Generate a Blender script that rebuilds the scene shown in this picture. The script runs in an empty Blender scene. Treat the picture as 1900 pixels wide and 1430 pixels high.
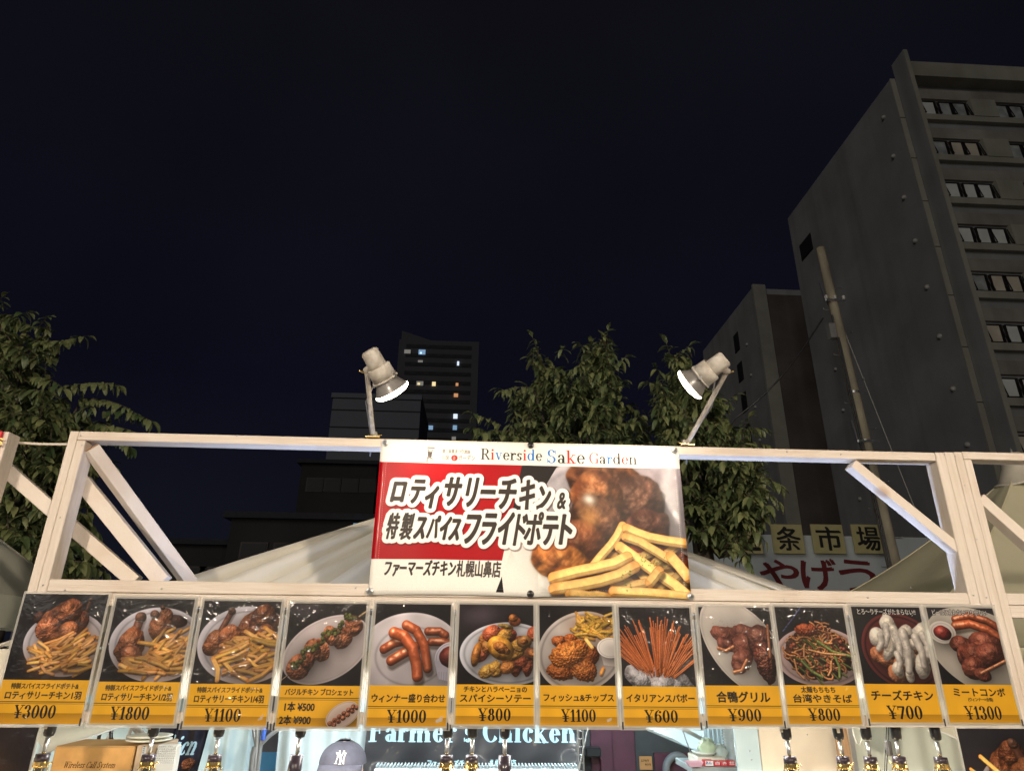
import bpy, bmesh, math, random, time
import numpy as np
from mathutils import Vector, Matrix
random.seed(7)
scene = bpy.context.scene
R = math.radians

# ------------------------------------------------------------------ camera, sky, sun, exposure
CAMX, CAMY, CAMZ = 0.0, -2.6, 2.1
F_PX, PITCH, YAW, ROLL = 1213.7, 0.378639, 0.0492589, 0.0108773      # focal length in pixels of a 1900 wide frame
def ray(px, py):
    x, y = (px-950)/F_PX, -(py-715)/F_PX
    c, s = math.cos(ROLL), math.sin(ROLL); x, y = c*x-s*y, s*x+c*y
    d = Vector((x, math.cos(PITCH)-y*math.sin(PITCH), math.sin(PITCH)+y*math.cos(PITCH)))
    c, s = math.cos(YAW), math.sin(YAW)
    return Vector((c*d.x+s*d.y, -s*d.x+c*d.y, d.z))
def proj(p):
    """pixel of a world point"""
    d = Vector(p)-Vector((CAMX, CAMY, CAMZ)); c, s = math.cos(YAW), math.sin(YAW); x, y, z = c*d.x-s*d.y, s*d.x+c*d.y, d.z
    f = y*math.cos(PITCH)+z*math.sin(PITCH); v = -y*math.sin(PITCH)+z*math.cos(PITCH); a, b = x/f, v/f
    c, s = math.cos(ROLL), math.sin(ROLL); a, b = c*a+s*b, -s*a+c*b
    return (950+a*F_PX, 715-b*F_PX)
def at(px, py, Y):
    """the point of the upright plane y = Y seen at a pixel of the 1900 x 1430 photograph"""
    d = ray(px, py); k = (Y-CAMY)/d.y
    return Vector((CAMX+d.x*k, Y, CAMZ+d.z*k))
cam = bpy.data.cameras.new('camera'); cam_o = bpy.data.objects.new('camera', cam)
scene.collection.objects.link(cam_o); scene.camera = cam_o
fw = ray(950, 715).normalized(); rt = (ray(1900, 715)-ray(0, 715)).normalized(); up = rt.cross(fw)
M = Matrix((rt, up, -fw)).transposed().to_4x4(); M.translation = (CAMX, CAMY, CAMZ)
cam_o.matrix_world = M
cam.sensor_width = 36; cam.lens = 36*F_PX/1900; cam.clip_start = .02; cam.clip_end = 2000

world = bpy.data.worlds.new('World'); scene.world = world; world.use_nodes = True
wn = world.node_tree.nodes; wl = world.node_tree.links
bg = wn['Background']
tc = wn.new('ShaderNodeTexCoord'); sx = wn.new('ShaderNodeSeparateXYZ'); rp = wn.new('ShaderNodeValToRGB')
wl.new(tc.outputs['Generated'], sx.inputs[0]); wl.new(sx.outputs['Z'], rp.inputs[0])
e = rp.color_ramp.elements                      # night sky over a lit city: a little paler near the roofs
e[0].position = 0.0; e[0].color = (.0075, .0085, .0145, 1)
e[1].position = .8; e[1].color = (.0050, .0048, .0078, 1)
q = e.new(.35); q.color = (.0038, .0040, .0094, 1)
nz = wn.new('ShaderNodeTexNoise'); nz.inputs['Scale'].default_value = 2.2; nz.inputs['Detail'].default_value = 6; mx = wn.new('ShaderNodeMixRGB'); mx.blend_type = 'MULTIPLY'; mx.inputs[0].default_value = .6
wl.new(tc.outputs['Generated'], nz.inputs['Vector']); wl.new(rp.outputs[0], mx.inputs[1]); wl.new(nz.outputs['Fac'], mx.inputs[2])
wl.new(mx.outputs[0], bg.inputs['Color']); bg.inputs['Strength'].default_value = 1.3

sun = bpy.data.lights.new('city_glow', 'SUN'); sun.energy = .38; sun.angle = R(25); sun.color = (1.0, .95, .86)
sun_o = bpy.data.objects.new('city_glow', sun); scene.collection.objects.link(sun_o)
sun_o.rotation_euler = Vector((.62, .9, -.30)).to_track_quat('-Z', 'Y').to_euler()

vs = scene.view_settings; vs.view_transform = 'Standard'; vs.look = 'None'; vs.exposure = 0; vs.gamma = 1; vs.use_curve_mapping = False
scene.cycles.max_bounces = 6; scene.cycles.diffuse_bounces = 3; scene.cycles.glossy_bounces = 3; scene.cycles.transmission_bounces = 4; scene.cycles.transparent_max_bounces = 8
scene.cycles.use_denoising = True; scene.cycles.sample_clamp_indirect = 4

# ------------------------------------------------------------------ helpers
COL = scene.collection
def tag(o, label=None, cat=None, group=None, kind=None):
    if label: o['label'] = label
    if cat: o['category'] = cat
    if group: o['group'] = group
    if kind: o['kind'] = kind
    return o
def thing(name, label, cat, loc=(0, 0, 0), group=None):
    o = bpy.data.objects.new(name, None); COL.objects.link(o); o.location = loc; o.empty_display_size = .1
    return tag(o, label, cat, group)
def copy_tree(o, parent=None):
    c = o.copy(); COL.objects.link(c)
    if parent: c.parent = parent
    for ch in list(o.children): copy_tree(ch, c)
    return c
def origin(o):
    v = Vector((0, 0, 0))
    while o is not None: v += o.location; o = o.parent
    return v
class MB:
    def __init__(s): s.v = []; s.f = []; s.smooth = []
    def add(s, vs, fs, sm=False):
        b = len(s.v); s.v += [tuple(q) for q in vs]; s.f += [tuple(b+i for i in f) for f in fs]; s.smooth += [sm]*len(fs)
        return s
    def box(s, x0, x1, y0, y1, z0, z1, c=0.0):
        if c:
            bm = bmesh.new(); bmesh.ops.create_cube(bm, size=1)
            for v in bm.verts: v.co = Vector((x0+(v.co.x+.5)*(x1-x0), y0+(v.co.y+.5)*(y1-y0), z0+(v.co.z+.5)*(z1-z0)))
            bmesh.ops.bevel(bm, geom=bm.edges[:], offset=c, segments=1, affect='EDGES')
            bm.verts.index_update(); s.add([v.co for v in bm.verts], [[v.index for v in f.verts] for f in bm.faces]); bm.free(); return s
        v = [(x, y, z) for x in (x0, x1) for y in (y0, y1) for z in (z0, z1)]
        return s.add(v, [(0, 1, 3, 2), (4, 6, 7, 5), (0, 4, 5, 1), (2, 3, 7, 6), (0, 2, 6, 4), (1, 5, 7, 3)])
    def bar(s, a, b, w, h, upv=(0, 0, 1), c=0.0):
        """a square timber from a to b: w across, h along upv"""
        a = Vector(a); b = Vector(b); d = b-a; L = d.length; d.normalize()
        u = Vector(upv); u = (u-d*u.dot(d)).normalized(); r = d.cross(u)
        m = MB().box(0, L, -w/2, w/2, -h/2, h/2, c)
        return s.add([a+d*x+r*y+u*z for x, y, z in m.v], m.f)
    def tube(s, pts, r, n=8, cap=True, r2=None):
        pts = [Vector(p) for p in pts]; rings = []; N = len(pts)
        prev = None
        for i, p in enumerate(pts):
            d = (pts[min(i+1, N-1)]-pts[max(i-1, 0)]).normalized()
            u = prev if prev is not None else (Vector((0, 0, 1)) if abs(d.z) < .9 else Vector((1, 0, 0)))
            u = (u-d*u.dot(d)).normalized(); prev = u; w = d.cross(u)
            rr = r if r2 is None else r+(r2-r)*i/(N-1)
            rings.append([p+(u*math.cos(2*math.pi*k/n)+w*math.sin(2*math.pi*k/n))*rr for k in range(n)])
        v = [q for rg in rings for q in rg]; f = []
        for i in range(N-1):
            for k in range(n): f.append((i*n+k, i*n+(k+1) % n, (i+1)*n+(k+1) % n, (i+1)*n+k))
        s.add(v, f, True)
        if cap: s.add(rings[0][::-1], [tuple(range(n))]); s.add(rings[-1], [tuple(range(n))])
        return s
    def lathe(s, prof, a, d, n=24, sm=True):
        """revolve (t, r) about the axis from a along d"""
        a = Vector(a); d = Vector(d).normalized(); u = Vector((0, 0, 1)) if abs(d.z) < .9 else Vector((1, 0, 0))
        u = (u-d*u.dot(d)).normalized(); w = d.cross(u)
        v = []; f = []
        for t, r in prof: v += [a+d*t+(u*math.cos(2*math.pi*k/n)+w*math.sin(2*math.pi*k/n))*max(r, 1e-5) for k in range(n)]
        for i in range(len(prof)-1):
            for k in range(n): f.append((i*n+k, i*n+(k+1) % n, (i+1)*n+(k+1) % n, (i+1)*n+k))
        return s.add(v, f, sm)
    def sphere(s, c, r, n=12, sc=(1, 1, 1)):
        prof = [(math.cos(math.pi*i/n), math.sin(math.pi*i/n)) for i in range(n+1)]
        m = MB().lathe([(-a*r, b*r) for a, b in prof], (0, 0, 0), (0, 0, 1), n*2)
        return s.add([Vector(c)+Vector((x*sc[0], y*sc[1], z*sc[2])) for x, y, z in m.v], m.f, True)
    def build(s, name, m, parent=None, label=None, kind=None, bevel=0):
        o0 = origin(parent) if parent is not None else Vector((0, 0, 0))
        me = bpy.data.meshes.new(name)
        me.from_pydata([(x-o0.x, y-o0.y, z-o0.z) for x, y, z in s.v], [], s.f); me.update()
        me.polygons.foreach_set('use_smooth', s.smooth)
        me.materials.append(m)
        o = bpy.data.objects.new(name, me); COL.objects.link(o)
        if parent is not None: o.parent = parent
        if label: o['label'] = label
        if kind: o['kind'] = kind
        return o
def sheet(name, P, m, parent=None, nu=1, nv=1, disp=None, label=None, th=0):
    """a printed or cloth sheet: P(u, v) gives the point, uv mapped, v up"""
    o0 = origin(parent) if parent is not None else Vector((0, 0, 0))
    vs = []; uv = []
    for j in range(nv+1):
        for i in range(nu+1):
            u, v = i/nu, j/nv
            vs.append(Vector(P(u, v))-o0); uv.append((u, v))
    fs = [(j*(nu+1)+i, j*(nu+1)+i+1, (j+1)*(nu+1)+i+1, (j+1)*(nu+1)+i) for j in range(nv) for i in range(nu)]
    me = bpy.data.meshes.new(name); me.from_pydata(vs, [], fs); me.update()
    ul = me.uv_layers.new(name='UVMap')
    for l in me.loops: ul.data[l.index].uv = uv[l.vertex_index]
    me.polygons.foreach_set('use_smooth', [True]*len(fs)); me.materials.append(m)
    o = bpy.data.objects.new(name, me); COL.objects.link(o)
    if parent is not None: o.parent = parent
    if label: o['label'] = label
    if th:
        md = o.modifiers.new('thick', 'SOLIDIFY'); md.thickness = th; md.offset = 0
    return o
def rectP(x0, x1, z0, z1, y, wob=0, ph=0):
    return lambda u, v: (x0+(x1-x0)*u, y+wob*(math.sin(u*5+ph)*math.sin(v*4+ph*2)), z0+(z1-z0)*v)

_m = {}
def mat(name, col, rough=.6, metal=0, var=.12, scale=6, stretch=(1, 1, 1), bump=0, bscale=40, emit=0, ecol=None, coat=0, spec=.5, trans=0, alpha=1, tint=None, detail=5, knots=0, streak=0):
    """a node material: base colour broken up by noise, fine bump"""
    if name in _m: return _m[name]
    m = bpy.data.materials.new(name); m.use_nodes = True; nt = m.node_tree; N = nt.nodes; L = nt.links
    b = N['Principled BSDF']
    b.inputs['Roughness'].default_value = rough; b.inputs['Metallic'].default_value = metal
    b.inputs['Coat Weight'].default_value = coat; b.inputs['Specular IOR Level'].default_value = spec
    if alpha < 1: b.inputs['Alpha'].default_value = alpha
    tcn = N.new('ShaderNodeTexCoord'); mp = N.new('ShaderNodeMapping'); mp.inputs['Scale'].default_value = stretch
    L.new(tcn.outputs['Object'], mp.inputs[0])
    n1 = N.new('ShaderNodeTexNoise'); n1.inputs['Scale'].default_value = scale; n1.inputs['Detail'].default_value = detail
    L.new(mp.outputs[0], n1.inputs['Vector'])
    cr = N.new('ShaderNodeValToRGB'); cr.color_ramp.elements[0].position = .3; cr.color_ramp.elements[1].position = .72
    c0 = tint if tint else tuple(q*(1-2*var) for q in col)
    cr.color_ramp.elements[0].color = (*c0, 1); cr.color_ramp.elements[1].color = (*[min(1, q*(1+var)) for q in col], 1)
    L.new(n1.outputs['Fac'], cr.inputs[0]); cur = cr.outputs[0]
    def darken(fac, colr, amt):
        nonlocal cur
        mm = N.new('ShaderNodeMixRGB'); mm.blend_type = 'MULTIPLY'; mm.inputs[2].default_value = (*colr, 1)
        sc_ = N.new('ShaderNodeMath'); sc_.operation = 'MULTIPLY'; sc_.inputs[1].default_value = amt; L.new(fac, sc_.inputs[0]); L.new(sc_.outputs[0], mm.inputs[0])
        L.new(cur, mm.inputs[1]); cur = mm.outputs[0]
    if knots:                                   # knots and scuffs of the boards
        vo = N.new('ShaderNodeTexVoronoi'); vo.inputs['Scale'].default_value = knots; L.new(tcn.outputs['Object'], vo.inputs['Vector'])
        kr = N.new('ShaderNodeValToRGB'); kr.color_ramp.elements[0].position = .06; kr.color_ramp.elements[0].color = (1, 1, 1, 1); kr.color_ramp.elements[1].position = .16; kr.color_ramp.elements[1].color = (0, 0, 0, 1)
        L.new(vo.outputs['Distance'], kr.inputs[0]); darken(kr.outputs[0], (.55, .38, .25), .75)
        nd = N.new('ShaderNodeTexNoise'); nd.inputs['Scale'].default_value = 2.2; nd.inputs['Detail'].default_value = 8; L.new(tcn.outputs['Object'], nd.inputs['Vector'])
        dr = N.new('ShaderNodeValToRGB'); dr.color_ramp.elements[0].position = .52; dr.color_ramp.elements[1].position = .75; L.new(nd.outputs['Fac'], dr.inputs[0]); darken(dr.outputs[0], (.72, .62, .52), .8)
    if streak:                                  # rain streaks and patch stains on rendered walls
        mp2 = N.new('ShaderNodeMapping'); mp2.inputs['Scale'].default_value = (1.2, 1.2, .05); L.new(tcn.outputs['Object'], mp2.inputs[0])
        ns = N.new('ShaderNodeTexNoise'); ns.inputs['Scale'].default_value = .7; ns.inputs['Detail'].default_value = 7; L.new(mp2.outputs[0], ns.inputs['Vector'])
        sr = N.new('ShaderNodeValToRGB'); sr.color_ramp.elements[0].position = .48; sr.color_ramp.elements[1].position = .72; L.new(ns.outputs['Fac'], sr.inputs[0]); darken(sr.outputs[0], (.5, .48, .45), streak)
        n4 = N.new('ShaderNodeTexNoise'); n4.inputs['Scale'].default_value = .16; n4.inputs['Detail'].default_value = 6; L.new(tcn.outputs['Object'], n4.inputs['Vector'])
        s4 = N.new('ShaderNodeValToRGB'); s4.color_ramp.elements[0].position = .4; s4.color_ramp.elements[1].position = .7; L.new(n4.outputs['Fac'], s4.inputs[0]); darken(s4.outputs[0], (.66, .62, .60), streak)
    L.new(cur, b.inputs['Base Color'])
    if bump:
        n2 = N.new('ShaderNodeTexNoise'); n2.inputs['Scale'].default_value = bscale; n2.inputs['Detail'].default_value = 4
        L.new(mp.outputs[0], n2.inputs['Vector'])
        bp = N.new('ShaderNodeBump'); bp.inputs['Strength'].default_value = bump; bp.inputs['Distance'].default_value = .01
        L.new(n2.outputs['Fac'], bp.inputs['Height']); L.new(bp.outputs[0], b.inputs['Normal'])
    if emit:
        b.inputs['Emission Color'].default_value = (*(ecol or col), 1); b.inputs['Emission Strength'].default_value = emit
    if trans:
        out = N['Material Output']; tr = N.new('ShaderNodeBsdfTranslucent'); mxs = N.new('ShaderNodeMixShader'); mxs.inputs[0].default_value = trans
        L.new(cur, tr.inputs['Color']); L.new(b.outputs[0], mxs.inputs[1]); L.new(tr.outputs[0], mxs.inputs[2]); L.new(mxs.outputs[0], out.inputs['Surface'])
    _m[name] = m
    return m
def print_mat(name, img, rough=.35, coat=0, trans=0, bump=0, bscale=30, mulc=(1, 1, 1)):
    m = bpy.data.materials.new(name); m.use_nodes = True; nt = m.node_tree; N = nt.nodes; L = nt.links
    b = N['Principled BSDF']; b.inputs['Roughness'].default_value = rough; b.inputs['Coat Weight'].default_value = coat; b.inputs['Coat Roughness'].default_value = .06; b.inputs['Specular IOR Level'].default_value = .2
    ti = N.new('ShaderNodeTexImage'); ti.image = img; ti.interpolation = 'Cubic'
    mu = N.new('ShaderNodeMixRGB'); mu.blend_type = 'MULTIPLY'; mu.inputs[0].default_value = 1; mu.inputs[2].default_value = (*mulc, 1)
    L.new(ti.outputs[0], mu.inputs[1]); L.new(mu.outputs[0], b.inputs['Base Color'])
    if bump:
        tcn = N.new('ShaderNodeTexCoord'); n2 = N.new('ShaderNodeTexNoise'); n2.inputs['Scale'].default_value = bscale; n2.inputs['Detail'].default_value = 3
        n2.inputs['Distortion'].default_value = 1.2
        L.new(tcn.outputs['Object'], n2.inputs['Vector'])
        bp = N.new('ShaderNodeBump'); bp.inputs['Strength'].default_value = bump; bp.inputs['Distance'].default_value = .006
        L.new(n2.outputs['Fac'], bp.inputs['Height']); L.new(bp.outputs[0], b.inputs['Coat Normal' if coat else 'Normal'])
    if trans:
        out = N['Material Output']; tr = N.new('ShaderNodeBsdfTranslucent'); mxs = N.new('ShaderNodeMixShader'); mxs.inputs[0].default_value = trans
        L.new(mu.outputs[0], tr.inputs['Color']); L.new(b.outputs[0], mxs.inputs[1]); L.new(tr.outputs[0], mxs.inputs[2]); L.new(mxs.outputs[0], out.inputs['Surface'])
    return m
def light(name, kind, loc, power, col, parent=None, to=None, **k):
    l = bpy.data.lights.new(name, kind); l.energy = power; l.color = col
    for a, b in k.items(): setattr(l, a, b)
    o = bpy.data.objects.new(name, l); COL.objects.link(o)
    o.location = Vector(loc)-(origin(parent) if parent is not None else Vector((0, 0, 0)))
    if parent is not None: o.parent = parent
    if to is not None: o.rotation_euler = (Vector(to)-Vector(loc)).to_track_quat('-Z', 'Y').to_euler()
    return o
WOOD = (.69, .62, .545)
wood_h = mat('whitewashed timber, grain across', WOOD, .65, var=.07, scale=9, stretch=(.5, 6, 9), bump=.25, bscale=22, tint=(.64, .55, .46), knots=4)
wood_v = mat('whitewashed timber, grain upright', WOOD, .65, var=.07, scale=9, stretch=(9, 6, .5), bump=.25, bscale=22, tint=(.64, .55, .46), knots=4)
wood_d = mat('whitewashed timber, grain slanting', WOOD, .65, var=.05, scale=5, stretch=(2, 2, 2), bump=.12, bscale=60, tint=(.68, .59, .50), knots=4)
raw_wood = mat('raw sawn timber end', (.36, .20, .10), .8, var=.2, scale=60)
steel = mat('galvanised steel', (.55, .56, .56), .35, metal=.9, var=.1)
white_enamel = mat('chipped white enamel', (.60, .58, .53), .5, var=.10, scale=30, tint=(.38, .33, .27), coat=.1)
black_plastic = mat('black plastic', (.018, .017, .018), .3, var=.1, coat=.3)
brass = mat('brass plated steel', (.62, .46, .20), .25, metal=1, var=.1)
canvas = mat('cream tent canvas', (.66, .62, .50), .75, var=.05, scale=3, bump=.1, bscale=60, trans=.25)
canvas_cool = mat('white tent fabric', (.72, .77, .78), .7, var=.05, scale=4, bump=.15, bscale=30, trans=.2)
def text_part(txt, name, parent, P0, ux, uz, w, h, depth, m, bold=0.0, twice=0.0):
    """a raised character: outline solid fitted to a box of w x h whose lower left corner is P0"""
    c = bpy.data.curves.new('lettering', 'FONT'); c.body = txt; c.resolution_u = 3; c.offset = bold
    o = bpy.data.objects.new('lettering', c); COL.objects.link(o)
    me = o.evaluated_get(bpy.context.evaluated_depsgraph_get()).to_mesh()
    v = np.array([tuple(q.co) for q in me.vertices]); fs = [tuple(p.vertices) for p in me.polygons]
    lo, hi = v.min(0), v.max(0)
    bpy.data.objects.remove(o)
    ux = Vector(ux); uz = Vector(uz); nrm = ux.cross(uz).normalized()
    mb = MB(); pts = [Vector(P0)+ux*((q[0]-lo[0])/(hi[0]-lo[0])*w)+uz*((q[1]-lo[1])/(hi[1]-lo[1])*h)+nrm*depth for q in v]
    mb.add(pts, fs)
    if twice: mb.add([p+ux*twice*w+nrm*.002 for p in pts], fs); mb.add([p+uz*twice*h*.7-nrm*-.004 for p in pts], fs)
    return mb.build(name, m, parent)
# ------------------------------------------------------------------ flat print: food photographs and lettering
def vnoise(h, w, s, seed):
    r = np.random.RandomState(seed)
    gh, gw = int(h/s)+3, int(w/s)+3
    g = r.rand(gh, gw)
    y = np.arange(h)/s; x = np.arange(w)/s
    yi = y.astype(int); xi = x.astype(int)
    fy = y-yi; fx = x-xi
    fy = (fy*fy*(3-2*fy))[:, None]; fx = (fx*fx*(3-2*fx))[None, :]
    a = g[yi][:, xi]; b = g[yi][:, xi+1]; c = g[yi+1][:, xi]; d = g[yi+1][:, xi+1]
    return (a*(1-fx)+b*fx)*(1-fy)+(c*(1-fx)+d*fx)*fy

def fnoise(h, w, s, seed, octv=3):
    o = 0; a = .5
    for k in range(octv):
        o = o+a*vnoise(h, w, max(1.2, s/2**k), seed+k*17); a *= .5
    return o/(1-.5**octv)

_tri = {}
def text_tris(s):
    if s in _tri: return _tri[s]
    c = bpy.data.curves.new('lettering', 'FONT'); c.body = s; c.resolution_u = 4
    o = bpy.data.objects.new('lettering', c); scene.collection.objects.link(o)
    m = o.evaluated_get(bpy.context.evaluated_depsgraph_get()).to_mesh()
    m.calc_loop_triangles()
    v = np.array([tuple(q.co)[:2] for q in m.vertices])
    t = np.array([tuple(q.vertices) for q in m.loop_triangles])
    _tri[s] = (v, t)
    bpy.data.objects.remove(o); bpy.data.curves.remove(c)
    return _tri[s]

# a small serif face drawn from strokes: V thick stem, v thin stem, H thin bar, O ring arc, L line, D dot
GL = {
 'R': (.78, 'V.2,0,1;H.04,.36,.02;H.04,.4,.98;O.38,.74,.26,.26,-92,92;H.2,.4,.5;L.4,.5,.68,0,S;H.56,.8,.02'),
 'i': (.36, 'V.18,0,.66;H.04,.34,.02;H.04,.18,.64;D.18,.88,.09'),
 'v': (.62, 'L.14,.66,.33,0,S;L.33,0,.5,.66,t;H.02,.28,.64;H.38,.62,.64'),
 'e': (.58, 'O.3,.33,.25,.34,0,320;H.12,.5,.36'),
 'r': (.5, 'V.16,0,.64;H.02,.34,.02;H.02,.16,.64;O.36,.42,.2,.24,70,170;D.42,.56,.085'),
 's': (.5, 'O.25,.49,.17,.175,20,270;O.25,.17,.18,.18,-160,90;v.43,.48,.64;v.06,.02,.2'),
 'd': (.66, 'O.29,.33,.25,.34,0,360;V.5,0,1;H.38,.5,.98;H.5,.62,.02'),
 'S': (.66, 'O.32,.75,.24,.26,20,270;O.32,.26,.26,.27,-160,90;v.57,.68,.98;v.07,.02,.34'),
 'a': (.58, 'O.26,.17,.2,.18,0,360;V.42,0,.46;O.27,.46,.2,.2,0,150;D.14,.5,.075;H.42,.56,.02'),
 'k': (.66, 'V.16,0,1;H.02,.34,.02;H.02,.16,.98;L.16,.24,.48,.64,t;L.28,.38,.52,0,S;H.38,.66,.02;H.38,.62,.64'),
 'G': (.8, 'O.42,.5,.37,.51,35,325;V.66,.04,.4;H.5,.8,.42;v.72,.68,.98'),
 'n': (.7, 'V.16,0,.64;H.02,.32,.02;H.02,.16,.64;O.34,.4,.24,.27,0,180;V.51,0,.42;H.38,.67,.02'),
 'F': (.68, 'V.2,0,1;H.04,.38,.02;H.04,.64,.98;H.2,.5,.5;v.62,.74,.98;v.48,.36,.64'),
 'm': (1.02, 'V.16,0,.64;H.02,.32,.02;H.02,.16,.64;O.34,.4,.22,.27,0,180;V.49,0,.42;H.38,.62,.02;O.66,.4,.24,.27,0,180;V.83,0,.42;H.7,.98,.02'),
 "'": (.26, 'D.12,.9,.1;L.17,.88,.1,.7,t'),
 'C': (.74, 'O.42,.5,.37,.51,40,320;v.68,.68,.98'),
 'h': (.7, 'V.16,0,1;H.02,.32,.02;H.02,.16,.98;O.34,.4,.24,.27,0,180;V.51,0,.42;H.38,.67,.02'),
 'c': (.54, 'O.3,.33,.25,.34,45,315;D.44,.52,.08'),
 'W': (1.02, 'L.14,1,.33,0,S;L.33,0,.5,.98,t;L.5,1,.7,0,S;L.7,0,.88,.98,t;H.0,.28,.98;H.38,.6,.98;H.76,1,.98'),
 'l': (.34, 'V.17,0,1;H.02,.34,.02;H.02,.17,.98'),
 'y': (.62, 'L.14,.66,.33,0,S;L.2,-.28,.52,.66,t;H.02,.28,.64;H.38,.62,.64;D.16,-.24,.08'),
 't': (.42, 'V.18,.05,.84;H.04,.38,.63;O.28,.14,.16,.15,190,300'),
 '0': (.62, 'O.3,.5,.27,.51,0,360'),
 '1': (.46, 'V.24,0,1;H.04,.42,.03;L.24,.98,.04,.74,t'),
 '2': (.6, 'O.29,.74,.24,.27,-10,170;L.48,.7,.08,.06,t;L.1,.08,.54,.08,S;v.54,.1,.3;D.13,.72,.09'),
 '3': (.6, 'O.26,.76,.24,.25,-90,160;O.26,.28,.28,.3,-160,90;D.11,.78,.09;D.1,.22,.1'),
 '5': (.6, 'v.12,.5,.98;L.1,.92,.5,.92,S;O.27,.32,.28,.33,-160,150;D.1,.2,.1'),
 '6': (.62, 'O.3,.32,.27,.33,0,360;O.42,.5,.39,.51,90,190;D.47,.84,.09'),
 '7': (.56, 'L.06,.91,.52,.91,S;L.48,.9,.2,0,S;v.06,.68,.98'),
 '8': (.6, 'O.29,.75,.21,.26,0,360;O.29,.27,.26,.28,0,360'),
 '9': (.62, 'O.3,.68,.27,.33,0,360;O.18,.5,.39,.51,-90,10;D.14,.16,.09'),
 '4': (.62, 'V.42,0,1;L.4,.98,.04,.3,t;H.04,.6,.3;H.26,.58,.02'),
 '¥': (.74, 'L.1,1,.36,.46,S;L.36,.46,.62,1,t;V.36,0,.5;H.1,.62,.44;H.1,.62,.28;H.2,.52,.02;H.0,.28,.98;H.46,.74,.98'),
 ' ': (.34, ''),
}

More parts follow.
